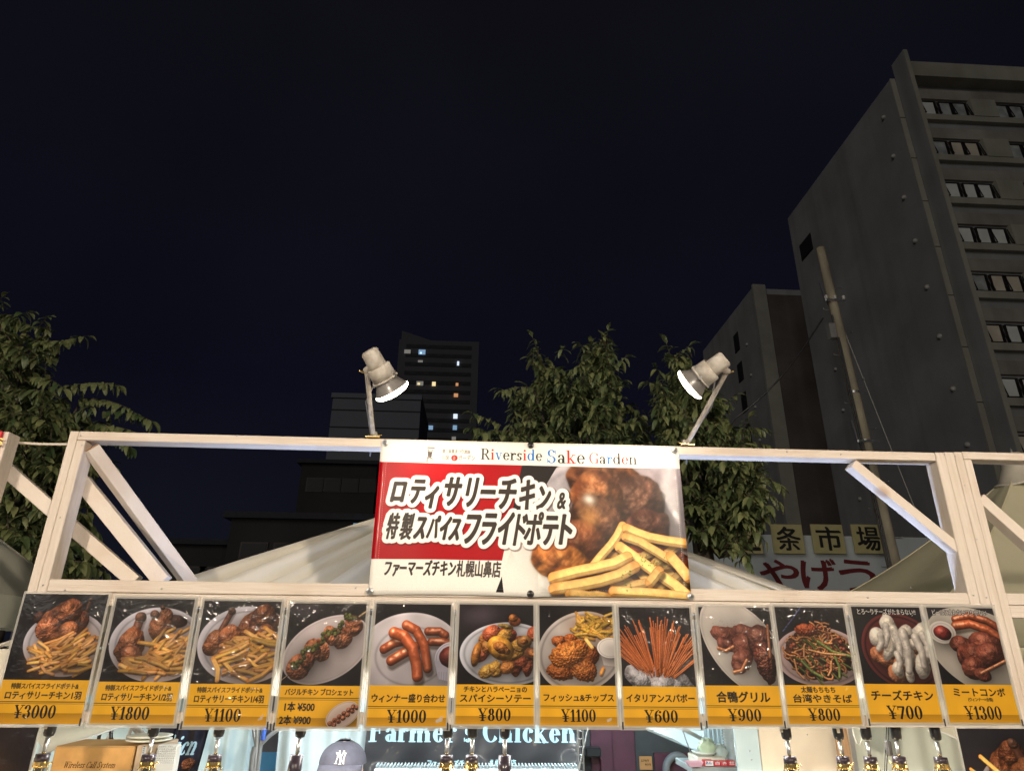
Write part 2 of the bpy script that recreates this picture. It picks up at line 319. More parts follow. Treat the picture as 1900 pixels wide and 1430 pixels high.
class Can:
    """a canvas measured in sheet widths, v down from the top edge"""
    def __init__(s, W, asp, bg=(.13, .115, .125), seed=1):
        s.W = W; s.H = int(round(W*asp)); s.rgb = np.empty((s.H, s.W, 3)); s.rgb[:] = bg; s.seed = seed
        s.rs = np.random.RandomState(seed)
    def win(s, x0, y0, x1, y1):
        a = max(0, int(x0*s.W)-1); b = min(s.W, int(x1*s.W)+2); c = max(0, int(y0*s.W)-1); d = min(s.H, int(y1*s.W)+2)
        if b <= a or d <= c: return None
        Y, X = np.mgrid[c:d, a:b]
        return (slice(c, d), slice(a, b)), (X+.5)/s.W, (Y+.5)/s.W
    def put(s, sl, m, col):
        m = np.clip(m, 0, 1)[..., None]
        s.rgb[sl] = s.rgb[sl]*(1-m)+np.asarray(col)*m
    def rect(s, x0, y0, x1, y1, col, a=1):
        w = s.win(x0, y0, x1, y1)
        if not w: return
        sl, X, Y = w
        e = s.W
        s.put(sl, a*np.clip((X-x0)*e+.5, 0, 1)*np.clip((x1-X)*e+.5, 0, 1)*np.clip((Y-y0)*e+.5, 0, 1)*np.clip((y1-Y)*e+.5, 0, 1), col)
    def polyg(s, pts, col, a=1):
        xs = [p[0] for p in pts]; ys = [p[1] for p in pts]
        w = s.win(min(xs), min(ys), max(xs), max(ys))
        if not w: return
        sl, X, Y = w
        ins = np.zeros(X.shape, bool)
        for i in range(len(pts)):
            (ax, ay), (bx, by) = pts[i], pts[i-1]
            if ay == by: continue
            ins ^= ((ay > Y) != (by > Y)) & (X < (bx-ax)*(Y-ay)/(by-ay)+ax)
        s.put(sl, ins*a, col)
    def soft(s, cx, cy, rx, ry, col, a=1, ang=0, p=1.5):
        R = max(rx, ry)*1.6
        w = s.win(cx-R, cy-R, cx+R, cy+R)
        if not w: return
        sl, X, Y = w
        c, n = math.cos(ang), math.sin(ang)
        P = ((X-cx)*c+(Y-cy)*n)/rx; Q = (-(X-cx)*n+(Y-cy)*c)/ry
        s.put(sl, a*np.exp(-(P*P+Q*Q)*p), col)
    def plate(s, cx, cy, rx, ry, ang=0, col=(.80, .79, .84), rim=.86, rimk=.78, shade=.25):
        R = max(rx, ry)*1.02
        s.soft(cx+.02, cy+.05, rx*1.12, ry*1.12, (.03, .03, .03), .7, ang, 1.1)
        w = s.win(cx-R, cy-R, cx+R, cy+R)
        if not w: return
        sl, X, Y = w
        c, n = math.cos(ang), math.sin(ang)
        P = ((X-cx)*c+(Y-cy)*n)/rx; Q = (-(X-cx)*n+(Y-cy)*c)/ry
        r = np.sqrt(P*P+Q*Q)
        m = np.clip((1-r)*s.W*min(rx, ry), 0, 1)
        sh = 1-shade*(.5+.5*((Y-cy)/ry*.7+(X-cx)/rx*.5))
        k = sh*(1-(1-rimk)*np.exp(-((r-rim)/.025)**2))*(1+.07*np.exp(-((r-.97)/.03)**2))
        k = k*(1-.10*(r < rim)*np.clip((rim-r)*1.2, 0, 1))
        s.put(sl, m, np.clip(np.asarray(col)*k[..., None], 0, 1))
    def blob(s, cx, cy, rx, ry, ang, col, rough=.25, mott=.3, spec=.35, amb=.35, dark=.45, edge=.12, sc=.05, drop=.5, sp=14):
        s.seed += 7
        R = max(rx, ry)*1.25
        if drop: s.soft(cx+rx*.15, cy+ry*.3, rx*1.1, ry*1.1, (.05, .03, .02), drop, ang, 1.3)
        w = s.win(cx-R, cy-R, cx+R, cy+R)
        if not w: return
        sl, X, Y = w
        h, wd = X.shape
        n1 = fnoise(h, wd, sc*s.W, s.seed, 4); n2 = fnoise(h, wd, sc*s.W*1.7, s.seed+3, 2)
        c, n = math.cos(ang), math.sin(ang)
        P = ((X-cx)*c+(Y-cy)*n)/rx; Q = (-(X-cx)*n+(Y-cy)*c)/ry
        r2 = (P*P+Q*Q)*(1+edge*4*(n2-.5))
        m = np.clip((1-r2)*s.W*min(rx, ry)*.5, 0, 1)
        z = np.sqrt(np.clip(1-r2, 0, 1))+.02
        gy, gx = np.gradient(n1)
        gk = rough*s.W*sc*1.6
        nx = P*c-Q*n-gx*gk; ny = P*n+Q*c-gy*gk; nz = z
        L = 1/np.sqrt(nx*nx+ny*ny+nz*nz)
        d = np.clip((-.35*nx-.62*ny+.70*nz)*L, 0, 1)
        hs = np.clip((-.2*nx-.38*ny+.9*nz)*L, 0, 1)**sp
        k = (amb+(1.25-amb)*d)*(1-mott*(n1-.35)*1.8)
        cc = np.asarray(col)*k[..., None]
        dk = np.clip((n2-.52)*5, 0, 1)*dark
        cc = cc*(1-dk[..., None]*np.array([.6, .75, .85]))+(hs*spec*.6)[..., None]*np.array([1, .93, .8])
        s.put(sl, m, np.clip(cc, 0, 1))
    def line(s, pts, r, col, kind='round', drop=.4, spec=.3, r2=None, speck=0, hi=1.15, lo=.45):
        """a rod, fry, sausage or noodle along pts"""
        s.seed += 5
        xs = [p[0] for p in pts]; ys = [p[1] for p in pts]
        w = s.win(min(xs)-r*2, min(ys)-r*2, max(xs)+r*2, max(ys)+r*2.5)
        if not w: return
        sl, X, Y = w
        def dist(ox, oy):
            D = None
            n = len(pts)-1
            for i in range(n):
                ax, ay = pts[i]; bx, by = pts[i+1]
                vx, vy = bx-ax, by-ay; LL = vx*vx+vy*vy+1e-12
                t0 = ((X-ox-ax)*vx+(Y-oy-ay)*vy)/LL
                t = np.clip(t0, 0, 1)
                px, py = X-ox-ax-vx*t, Y-oy-ay-vy*t
                d = np.sqrt(px*px+py*py)
                u = (i+t)/n
                if D is None: D, PX, PY, U = d, px, py, u
                else:
                    q = d < D
                    D = np.where(q, d, D); PX = np.where(q, px, PX); PY = np.where(q, py, PY); U = np.where(q, u, U)
            return D, PX, PY, U
        D, PX, PY, U = dist(0, 0)
        rr = r if r2 is None else r+(r2-r)*U
        if drop:
            D2 = dist(r*.35, r*.8)[0]
            s.put(sl, drop*np.clip((rr*1.25-D2)/(rr*.5), 0, 1), (.10, .05, .02))
        m = np.clip((rr-D)*s.W+.5, 0, 1)
        h, wd = X.shape
        nz_ = fnoise(h, wd, max(2, r*s.W*.8), s.seed, 2)
        if kind == 'fry':
            sd = (PY*.8+PX*.35)/rr
            k = np.where(sd < .25, hi-.12*np.clip(-sd, 0, 1), .80)-.16*np.clip((sd-.6)*3, 0, 1)
            k = k*(.92+.18*nz_)
            cc = np.asarray(col)*k[..., None]
            e = np.clip((D/rr-.72)*4, 0, 1)*.35
            cc = cc*(1-e[..., None]*np.array([.15, .45, .8]))
            en = np.clip(np.maximum(.08-U, U-.92)*14, 0, 1)*.35
            cc = cc*(1-en[..., None]*np.array([.2, .45, .7]))
        else:
            q = D/rr
            z = np.sqrt(np.clip(1-q*q, 0, 1))
            d = np.clip((-.3*PX-.6*PY)/rr+.74*z, 0, 1)
            k = (lo+(hi-lo)*d)*(.85+.3*nz_)
            cc = np.asarray(col)*k[..., None]
            hs = np.clip((-.15*PX-.35*PY)/rr+.93*z, 0, 1)**18*spec*np.clip(nz_*2.2-.4, 0, 1)
            cc = cc+hs[..., None]
        if speck:
            v = vnoise(h, wd, 1.6, s.seed+9) > 1-speck
            cc = np.where((v & (nz_ > .5))[..., None], np.array([.22, .25, .08]), cc)
        s.put(sl, m, np.clip(cc, 0, 1))
    def fries(s, box, n, r=.026, L=.26, ang=(-.9, .5), col=(.88, .66, .34), seed=3, speck=.0, curve=.03):
        rs = np.random.RandomState(seed)
        x0, y0, x1, y1 = box
        s.soft((x0+x1)/2, (y0+y1)/2, (x1-x0)*.62, (y1-y0)*.62, (.50, .28, .11), .95, p=1.0)
        for k in range(n):
            x = x0+(x1-x0)*rs.rand(); y = y0+(y1-y0)*((k+rs.rand())/n)
            a = rs.uniform(*ang); l = L*rs.uniform(.7, 1.15)/2
            cv = rs.uniform(-curve, curve)
            c_, s_ = math.cos(a), math.sin(a)
            tint = rs.uniform(.66, 1.06)
            s.line([(x-l*c_, y-l*s_), (x-cv*s_, y+cv*c_), (x+l*c_, y+l*s_)], r*rs.uniform(.8, 1.1),
                   (col[0]*tint, col[1]*tint*rs.uniform(.93, 1.03), col[2]*tint*rs.uniform(.75, 1.1)), 'fry', speck=speck)
    def specks(s, box, n, col, r=.004, seed=5, a=.8):
        rs = np.random.RandomState(seed)
        for k in range(n):
            x = rs.uniform(box[0], box[2]); y = rs.uniform(box[1], box[3])
            s.soft(x, y, r*rs.uniform(.5, 1.2), r*rs.uniform(.5, 1.2), col, a)
    # ---- lettering
    def mask(s):
        return np.zeros((s.H, s.W))
    def glyphs(s, M, txt, x, y, h, sx=1.0, shear=0.0, rot=0.0, anchor='l', trk=0.0):
        v, t = text_tris(txt)
        v = v.copy(); v[:, 1] /= .80
        wtot = v[:, 0].max()*h*.8*sx
        x0 = x-(wtot if anchor == 'r' else wtot/2 if anchor == 'c' else 0)
        P = np.stack([x0+v[:, 0]*h*.8*1.0*sx+v[:, 1]*h*shear, y-v[:, 1]*h-v[:, 0]*h*rot], 1)*s.W
        for a, b, c in P[t]:
            ax = max(0, int(min(a[0], b[0], c[0])-1)); bx = min(s.W, int(max(a[0], b[0], c[0])+2))
            ay = max(0, int(min(a[1], b[1], c[1])-1)); by = min(s.H, int(max(a[1], b[1], c[1])+2))
            if bx <= ax or by <= ay: continue
            X = np.arange(ax, bx)[None, :]+.5; Y = np.arange(ay, by)[:, None]+.5
            ar = (b[0]-a[0])*(c[1]-a[1])-(b[1]-a[1])*(c[0]-a[0])
            if abs(ar) < 1e-6: continue
            sg = 1 if ar > 0 else -1
            d = None
            for p, q in ((a, b), (b, c), (c, a)):
                e = sg*((q[0]-p[0])*(Y-p[1])-(q[1]-p[1])*(X-p[0]))/(math.hypot(q[0]-p[0], q[1]-p[1])+1e-9)
                d = e if d is None else np.minimum(d, e)
            W_ = M[ay:by, ax:bx]
            np.maximum(W_, np.clip(d+.55, 0, 1), out=W_)
        return wtot
    def fat(s, M, r):
        """swell a mask by r pixels"""
        if r <= 0: return M
        ys, xs = np.nonzero(M > 0)
        if not len(ys): return M
        q = int(r)+3
        y0, y1, x0, x1 = max(0, ys.min()-q), min(s.H, ys.max()+q+1), max(0, xs.min()-q), min(s.W, xs.max()+q+1)
        A = M[y0:y1, x0:x1]
        def dil(R):
            if R <= 0: return A
            P = np.pad(A, R); h, w = A.shape
            H = [P[:, R:R+w]]
            for k in range(1, R+1): H.append(np.maximum(H[-1], np.maximum(P[:, R-k:R-k+w], P[:, R+k:R+k+w])))
            o = np.zeros_like(A)
            for dy in range(-R, R+1):
                np.maximum(o, H[int(round(math.sqrt(R*R-dy*dy)))][R+dy:R+dy+h], out=o)
            return o
        f = int(math.floor(r)); t = r-f
        o = dil(f)
        if t > .02: o = o*(1-t)+dil(f+1)*t
        out = M.copy(); out[y0:y1, x0:x1] = o
        return out
    def blur(s, box, r=1.5, keep=0.0):
        x0, y0, x1, y1 = [int(max(0, q*s.W)) for q in box]
        A = s.rgb[y0:y1, x0:x1]; q = max(1, int(r)); P = np.pad(A, ((q, q), (q, q), (0, 0)), 'edge'); h, w = A.shape[:2]
        o = sum(P[:, k:k+w] for k in range(2*q+1))/(2*q+1); o = sum(o[k:k+h] for k in range(2*q+1))/(2*q+1)
        s.rgb[y0:y1, x0:x1] = o*(1-keep)+A*keep
    def ink(s, M, col, a=1):
        s.put((slice(0, s.H), slice(0, s.W)), M*a, col)
    def text(s, txt, x, y, h, col=(.1, .09, .08), bold=0.0, **k):
        M = s.mask(); w = s.glyphs(M, txt, x, y, h, **k)
        s.ink(s.fat(M, bold*h*s.W), col); return w
    def serif(s, txt, x, y, h, col=(.1, .09, .08), S=.17, t=.05, sx=1.0, shear=0.0, anchor='l', trk=0.0, cols=None):
        wt = sum(GL[c][0]+trk for c in txt)*h*sx
        if anchor == 'c': x = x-wt/2
        if anchor == 'r': x = x-wt
        for gi, ch in enumerate(txt):
            adv, spec = GL[ch]
            w = s.win(x-.3*h, y-1.15*h, x+(adv+.4)*h*sx+.2*h, y+.35*h)
            if w and spec:
                sl, X, Y = w
                V = (y-Y)/h; U = ((X-x)/h-V*shear)/sx
                px = 1/(h*s.W)
                M = np.zeros(X.shape)
                for tok in spec.split(';'):
                    k = tok[0]; a = tok[1:].split(',')
                    wd = {'S': S, 't': t}.get(a[-1]); a = [float(q) for q in a if q not in 'St']
                    if k in 'Vv':
                        hw = (S if k == 'V' else t)/2
                        d = np.minimum(np.minimum(hw-abs(U-a[0]), V-a[1]), a[2]-V)
                    elif k == 'H':
                        d = np.minimum(np.minimum(t/2*1.1-abs(V-a[2]), U-a[0]), a[1]-U)
                    elif k == 'D':
                        d = a[2]*(.7+S*1.7)-np.sqrt((U-a[0])**2+(V-a[1])**2)
                    elif k == 'L':
                        vx, vy = a[2]-a[0], a[3]-a[1]; l = math.hypot(vx, vy)
                        al = ((U-a[0])*vx+(V-a[1])*vy)/l; pr = abs((U-a[0])*vy-(V-a[1])*vx)/l
                        hz = abs(vx)/l
                        d = np.minimum(np.minimum(wd/2*(1-.35*hz*(wd == S))-pr, al), l-al)
                    else:
                        cx, cy, rx, ry, a0, a1 = a
                        ro = np.sqrt(((U-cx)/rx)**2+((V-cy)/ry)**2)
                        ri = np.sqrt(((U-cx)/max(.02, rx-S))**2+((V-cy)/max(.02, ry-t))**2)
                        d = np.minimum((1-ro)*min(rx, ry), (ri-1)*max(.02, rx-S)*1.0)
                        if a1-a0 < 359:
                            an = (np.degrees(np.arctan2((V-cy)/ry, (U-cx)/rx))-a0) % 360
                            d = np.where(an <= (a1-a0), d, -1)
                    M = np.maximum(M, np.clip(d/px+.5, 0, 1))
                s.put(sl, M, cols[gi] if cols else col)
            x += (adv+trk)*h*sx
        return wt
    def fit(s, txt, x0, x1, y, h, **k):
        w = sum(GL[c][0] for c in txt)*h
        return s.serif(txt, x0, y, h, sx=(x1-x0)/w, **k)
    def image(s, name):
        im = bpy.data.images.new(name, s.W, s.H, alpha=False)
        a = np.ones((s.H, s.W, 4), np.float32); a[..., :3] = np.clip(s.rgb[::-1], 0, 1)
        im.pixels.foreach_set(a.ravel()); im.update(); im.pack()
        return im

BROWN = (.62, .33, .17)
def chicken(c, x, y, k=1.0, tone=1.0, seed=11):
    """a roasted bird: breast, thighs, a drumstick pointing up"""
    b = lambda q: tuple(v*tone for v in q)
    c.seed = seed
    for (dx, dy, rx, ry, a, col) in ((.20, .02, .10, .17, .5, (.50, .26, .15)), (-.02, .0, .25, .19, -.5, (.66, .36, .19)),
                                     (.06, -.12, .17, .14, -.3, (.60, .32, .17)), (-.13, .06, .13, .13, .2, (.72, .40, .24)),
                                     (.0, .19, .10, .09, .9, (.52, .28, .16)), (.12, .09, .12, .11, .4, (.60, .33, .18))):
        c.blob(x+dx*k, y+dy*k, rx*k, ry*k, a, b(col), rough=.5, mott=.4, dark=.5, spec=.4, edge=.1, sc=.06*k)
def drum(c, x0, y0, x1, y1, r, tone=1.0):
    col = (.60*tone, .34*tone, .19*tone)
    c.line([(x0, y0), (x0*.6+x1*.4, y0*.6+y1*.4), (x1, y1)], r*.32, (.45*tone, .26*tone, .18*tone), r2=r*.3)
    c.blob(x1, y1, r, r*1.25, math.atan2(y1-y0, x1-x0)-1.57, col, rough=.45, mott=.35, sc=.05, spec=.4)
    c.blob(x0, y0, r*.42, r*.36, .4, (.42*tone, .27*tone, .2*tone), rough=.3, drop=0)
def backdrop(c, v1, warm=0):
    h = int(v1*c.W)
    n = fnoise(h, c.W, c.W*.3, c.seed+2, 3)
    base = np.array([.125+.03*warm, .11, .118])
    c.rgb[:h] = base*(.8+.7*n[..., None])
def sausage(c, pts, r, tone=1.0):
    c.line(pts, r, (.68*tone, .30*tone, .14*tone), 'round', drop=.5, spec=.55, hi=1.25, lo=.42)
    m = pts[len(pts)//2]

YEL = (.925, .70, .16); INK = (.10, .085, .07)
def band(c, v0, title, price, small=None, lines=True, title_h=.085, sub=None, alt=None):
    A = 1.414
    c.rect(0, v0, 1, A, YEL)
    n = fnoise(c.H, c.W, c.W*.25, 77, 2)[..., None]
    vs = int(v0*c.W)
    c.rgb[vs:] *= (.95+.1*n[vs:])
    if lines:
        c.rect(0, 1.168, 1, 1.174, INK); c.rect(0, 1.188, 1, 1.191, INK)

def poster_image(k):
    A = 1.414; V = .955
    c = Can(380, A, seed=40+k*13)
    backdrop(c, V)
    if k in (1, 2, 3, 13, 14):
        if k == 1:
            c.plate(.62, .56, .50, .36, .12); drum(c, .80, .06, .76, .30, .07, .8)
            c.blob(.24, .27, .08, .07, .3, (.36, .2, .15)); chicken(c, .50, .33, 1.05, 1.0, 5)
            c.fries((.50, .48, .95, .84), 51, .019, .30, (-.8, .1), seed=4); c.fries((.28, .62, .62, .86), 21, .017, .24, (-.6, .9), seed=9)
        if k == 2:
            c.plate(.62, .54, .58, .42, .1); c.blob(.80, .28, .14, .08, .1, (.25, .15, .12))
            drum(c, .60, .12, .66, .22, .08, .75); drum(c, .52, .20, .62, .36, .14, .95); drum(c, .36, .24, .30, .56, .17, 1.0)
            c.blob(.34, .66, .14, .10, .5, (.55, .3, .17), sc=.04)
            c.fries((.58, .44, .96, .84), 45, .021, .34, (-1.2, .4), seed=14); c.fries((.30, .70, .7, .86), 18, .021, .26, (-.1, .4), seed=19)
        if k == 3:
            c.plate(.62, .52, .60, .44, .05); chicken(c, .72, .30, .95, .8, 9); drum(c, .38, .14, .22, .50, .12, 1.0)
            c.blob(.40, .42, .14, .12, -.4, (.66, .36, .2), rough=.5)
            c.fries((.45, .40, .95, .85), 39, .023, .36, (-.6, .6), seed=24, speck=.1); c.fries((.28, .56, .5, .66), 7, .021, .34, (-.5, -.2), seed=29)
            c.line([(.24, .68), (.32, .80), (.33, .92)], .026, (.88, .66, .34), 'fry')
        if k == 13:
            c.rect(0, 0, 1, A, (.17, .14, .15)); c.plate(.4, 1.0, .62, .6, 0, (.72, .66, .72))
            c.blob(.35, .62, .42, .34, .3, (.80, .40, .22), rough=.5, sc=.1); c.fries((.0, .3, .6, .8), 20, .042, .6, (.3, 1.3), seed=33, col=(.95, .66, .36)); c.fries((.3, .7, .95, 1.3), 20, .042, .6, (-.5, .2), seed=37, col=(.9, .55, .36))
        if k == 14:
            c.rect(0, 0, 1, A, (.17, .16, .19)); c.plate(.62, .86, .56, .60, 0, (.68, .66, .70))
            chicken(c, .55, .38, 1.0, .85, 9); drum(c, .66, .16, .80, .5, .16, .95)
            c.blob(.95, .75, .3, .2, -.6, (.75, .38, .38), rough=.2)
            c.fries((.2, .55, .8, 1.05), 66, .021, .4, (-1.2, 1.0), seed=43, col=(1., .68, .34)); c.line([(.22, .30), (.62, .66)], .026, (.98, .74, .36), 'fry')
    elif k == 4:
        c.soft(.2, .08, .3, .12, (.28, .25, .28), .8)
        c.plate(.53, .55, .56, .36, -.42, (.80, .75, .76), rim=.93, rimk=.93)
        c.line([(.9, .17), (1.05, .06)], .012, (.75, .6, .4)); c.line([(.02, .90), (.2, .76)], .007, (.6, .5, .4))
        for (x, y, rx, ry) in ((.84, .27, .11, .13), (.70, .42, .13, .13), (.57, .40, .09, .12), (.46, .56, .10, .14), (.36, .56, .10, .13), (.22, .74, .16, .14), (.30, .66, .10, .12)):
            c.blob(x, y, rx, ry, -.5, (.76, .44, .27), rough=.55, mott=.45, dark=.7, sc=.05, spec=.35)
        for t in np.linspace(0, 1, 46):
            x = .10+t*.72+c.rs.uniform(-.03, .03); y = .74-t*.60+c.rs.uniform(-.03, .03)+.04*math.sin(t*20)
            c.blob(x+.02, y, .035, .025, c.rs.rand()*3, (.36, .38, .16), rough=.5, spec=.1, drop=.2, sc=.02)
    elif k == 5:
        c.plate(.50, .62, .66, .50, 0, (.82, .79, .82), rim=.66, rimk=.82)
        sausage(c, [(.70, .34), (.85, .34), (.92, .38)], .05, .8); sausage(c, [(.75, .46), (.88, .46), (.98, .48)], .05, .75)
        sausage(c, [(.16, .55), (.28, .48), (.45, .44)], .055, .9); sausage(c, [(.26, .68), (.40, .60), (.55, .52)], .06, .92)
        sausage(c, [(.42, .27), (.55, .33), (.66, .50), (.72, .76)][::-1], .058, 1.0)
        sausage(c, [(.27, .36), (.40, .40), (.52, .54), (.58, .72), (.60, .85)], .068, 1.08)
        c.plate(1.0, .66, .20, .20, 0, (.72, .71, .78), rim=.9); c.polyg([(.80, .68), (1.2, .68), (1.2, .95), (.86, .88)], (.62, .61, .68))
        c.blob(1.0, .63, .15, .12, 0, (.42, .14, .10), rough=.1, drop=0); [c.rect(.86+q*.03, .80, .87+q*.03, .92, (.5, .5, .56), .7) for q in range(5)]
    elif k == 6:
        c.soft(.3, .15, .35, .15, (.30, .25, .30), .8)
        c.plate(.66, .60, .62, .37, 0, (.78, .79, .84), rim=.9)
        for q in range(26):
            x = .30+.7*c.rs.rand(); y = .32+.5*c.rs.rand()
            if x < .42 and y < .4: y += .1
            col = [(.80, .36, .20), (.74, .30, .16), (.84, .50, .20), (.86, .62, .22)][c.rs.randint(4)]
            c.blob(x, y, .09+.05*c.rs.rand(), .06+.04*c.rs.rand(), c.rs.rand()*3, col, rough=.45, sc=.04, dark=.4)
        c.blob(.74, .22, .08, .06, 0, (.80, .38, .18)); c.blob(.72, .18, .06, .05, 0, (.78, .44, .16)); c.blob(.62, .28, .10, .03, .2, (.62, .5, .2))
        c.blob(.25, .62, .06, .15, .2, (.80, .48, .12), rough=.1, spec=.6)
        for (x, y, r_, a, cc) in ((.56, .54, .18, .5, (.90, .62, .16)), (.86, .46, .10, 0, (.62, .42, .18)), (.97, .60, .10, .2, (.52, .30, .18))):
            c.blob(x, y, r_, r_*.75, a, cc, rough=.1, spec=.5, edge=.03); c.blob(x, y, r_*.62, r_*.36, a, (.74, .44, .16), rough=.5, drop=0, spec=.3, edge=.3)
        c.specks((.3, .7, .8, .85), 60, (.2, .25, .1), .003)
    elif k == 7:
        c.plate(.55, .56, .58, .46, -.35, (.84, .80, .78), rim=.9)
        c.fries((.52, .16, .98, .40), 39, .019, .28, (-.9, .9), seed=52, col=(.92, .72, .26), speck=.25)
        c.blob(.27, .45, .10, .07, 0, (.78, .38, .12), rough=.6, sc=.02); c.blob(.42, .42, .09, .06, .2, (.76, .36, .12), rough=.6, sc=.02)
        c.blob(.66, .62, .12, .14, .6, (.72, .34, .1), rough=.6, sc=.02)
        c.blob(.28, .80, .18, .10, .15, (.80, .40, .13), rough=.7, sc=.018, mott=.4); c.blob(.58, .78, .18, .13, .3, (.82, .43, .14), rough=.7, sc=.018, mott=.4)
        c.blob(.40, .59, .27, .15, -.35, (.90, .50, .16), rough=.8, sc=.018, mott=.4); c.specks((.35, .45, .65, .62), 50, (.25, .25, .08), .006); c.specks((.45, .68, .65, .80), 40, (.25, .25, .08), .006)
        c.line([(.62, .42), (.70, .52)], .022, (.93, .75, .4), 'fry'); c.line([(.80, .82), (.83, .76)], .022, (.9, .6, .25), 'fry')
        c.polyg([(.78, .50), (1.1, .50), (1.05, .74), (.84, .72)], (.78, .74, .72)); c.plate(.93, .52, .17, .12, 0, (.93, .90, .88), rim=.85)
    elif k == 8:
        c.blob(.55, 1.06, .42, .36, 0, (.66, .65, .68), rough=.35, spec=.1, dark=.2, amb=.5, edge=.1, sc=.1)
        c.blob(.20, .84, .17, .11, .6, (.70, .69, .72), rough=.4, spec=.1, dark=.2, amb=.5); c.blob(.80, .66, .18, .12, -.6, (.55, .52, .53), rough=.4, spec=.1, dark=.2, amb=.5)
        for q in range(150):
            t = c.rs.rand(); a = -1.57+(t-.5)*1.9+c.rs.uniform(-.1, .1)
            l = c.rs.uniform(.35, .62)*(1.05-.25*abs(t-.5)); bx = .50+(t-.5)*.42; by = c.rs.uniform(.72, .86)
            kx = c.rs.uniform(.8, 1.1)
            c.line([(bx, by), (bx+l*math.cos(a), by+l*math.sin(a))], .0085, (.85*kx, .42*kx, .18*kx), drop=.25, spec=.25)
        c.blob(.52, .97, .36, .12, .02, (.72, .71, .74), rough=.5, spec=.1, dark=.2, amb=.5, drop=0, edge=.06, sc=.08); c.blob(.26, .88, .15, .09, .7, (.72, .71, .74), rough=.5, spec=.1, dark=.3, amb=.5, sc=.05)
        c.specks((.25, .88, .85, .95), 70, (.3, .3, .33), .008, a=.5)
    elif k == 9:
        c.plate(.58, .50, .70, .42, .85, (.80, .77, .74), rim=.95, rimk=.9)
        for (x, y, rx, ry, a) in ((.36, .36, .22, .10, .2), (.38, .48, .15, .07, .3), (.62, .36, .22, .13, .3), (.60, .50, .18, .16, -.3), (.54, .66, .16, .12, -.5), (.50, .76, .09, .06, .1)):
            c.blob(x, y, rx, ry, a, (.50, .27, .21), rough=.35, mott=.35, spec=.2, edge=.2, sc=.04, dark=.35, amb=.62, drop=.3)
        c.line([(.24, .52), (.34, .55), (.44, .50)], .02, (.72, .42, .24)); c.line([(.42, .80), (.52, .78), (.60, .66)], .02, (.74, .44, .26))
        c.blob(.80, .42, .17, .20, .1, (.46, .24, .18), rough=.3, spec=.4, sc=.05); c.blob(.84, .68, .13, .26, -.2, (.40, .18, .13), rough=.6, spec=.8, sc=.03)
        c.line([(.93, .24), (.92, .45), (.91, .62)], .018, (.68, .40, .24)); c.specks((.3, .28, .6, .42), 60, (.2, .12, .1), .004); c.specks((.85, .4, 1, .8), 60, (.2, .15, .12), .004); c.specks((.2, .18, .5, .26), 30, (.3, .25, .2), .003)
    elif k == 10:
        for q in range(7): c.line([(.10+.05*q*.8, .32-.04*q), (.16+.05*q*.8, .27-.045*q)], .012, (.2, .22, .4), drop=0)
        c.plate(.56, .62, .62, .36, 0, (.80, .68, .68), rim=.88)
        c.blob(.55, .58, .46, .32, 0, (.34, .18, .10), rough=.5, dark=.6)
        for q in range(190):
            a = c.rs.rand()*6.3; rr = math.sqrt(c.rs.rand())
            x = .55+.42*rr*math.cos(a); y = .56+.30*rr*math.sin(a)
            t = c.rs.randint(10)
            if t < 5:
                R = c.rs.uniform(.05, .13); a0 = c.rs.rand()*6.3
                kx = c.rs.uniform(.6, 1.1)
                c.line([(x+R*math.cos(a0+u), y+R*.7*math.sin(a0+u)) for u in (0, .5, 1, 1.5, 2)], .012, (.78*kx, .48*kx, .24*kx), drop=.4)
            elif t < 8: c.blob(x, y, .03, .025, 0, (.62, .28, .16), rough=.6, sc=.015, drop=.3)
            else:
                R = c.rs.uniform(.08, .16); a0 = c.rs.uniform(.3, 1.2)
                c.line([(x, y), (x+R*math.cos(a0), y+R*math.sin(a0))], .013, (.32, .36, .14), drop=.3)
        c.blob(.42, .30, .16, .08, 0, (.70, .30, .14), rough=.7, sc=.02)
        for p in ([(.56, .44), (.74, .56), (1., .62)], [(.3, .68), (.42, .80), (.55, .86)], [(.76, .62), (.80, .74), (.78, .86)]): c.line(p, .018, (.45, .52, .24))
        for p in ([(.36, .50), (.34, .62), (.42, .72)], [(.42, .54), (.6, .58), (.9, .60)], [(.70, .68), (.68, .78), (.63, .84)], [(.2, .66), (.22, .8), (.3, .88)]): c.line(p, .013, (.82, .55, .32))
    elif k == 11:
        c.plate(.62, .56, .55, .46, .25, (.42, .16, .15), rim=.9, rimk=.5); c.soft(.64, .56, .42, .34, (.10, .05, .05), .8, .25)
        for (x, y) in ((.30, .62), (.40, .66), (.52, .56), (.60, .74), (.78, .66), (.86, .50), (.5, .84)):
            c.blob(x, y, .13, .11, .4, (.82, .50, .32), rough=.35, sc=.05, dark=.3)
        for (x, y, rx, ry, a) in ((.50, .24, .11, .12, .3), (.32, .40, .12, .13, -.2), (.54, .44, .13, .16, .2), (.72, .34, .11, .12, .5), (.94, .36, .10, .14, 0), (.68, .62, .10, .20, .1), (.86, .74, .09, .16, .2), (.52, .78, .08, .10, 0), (.95, .60, .08, .12, .3), (.44, .54, .07, .14, .5), (.66, .86, .06, .09, 0), (.80, .48, .1, .08, .4)):
            c.blob(x, y, rx, ry, a, (.78, .75, .70), rough=.22, mott=.15, spec=.3, amb=.55, dark=.12, edge=.30, sc=.07, drop=.3)
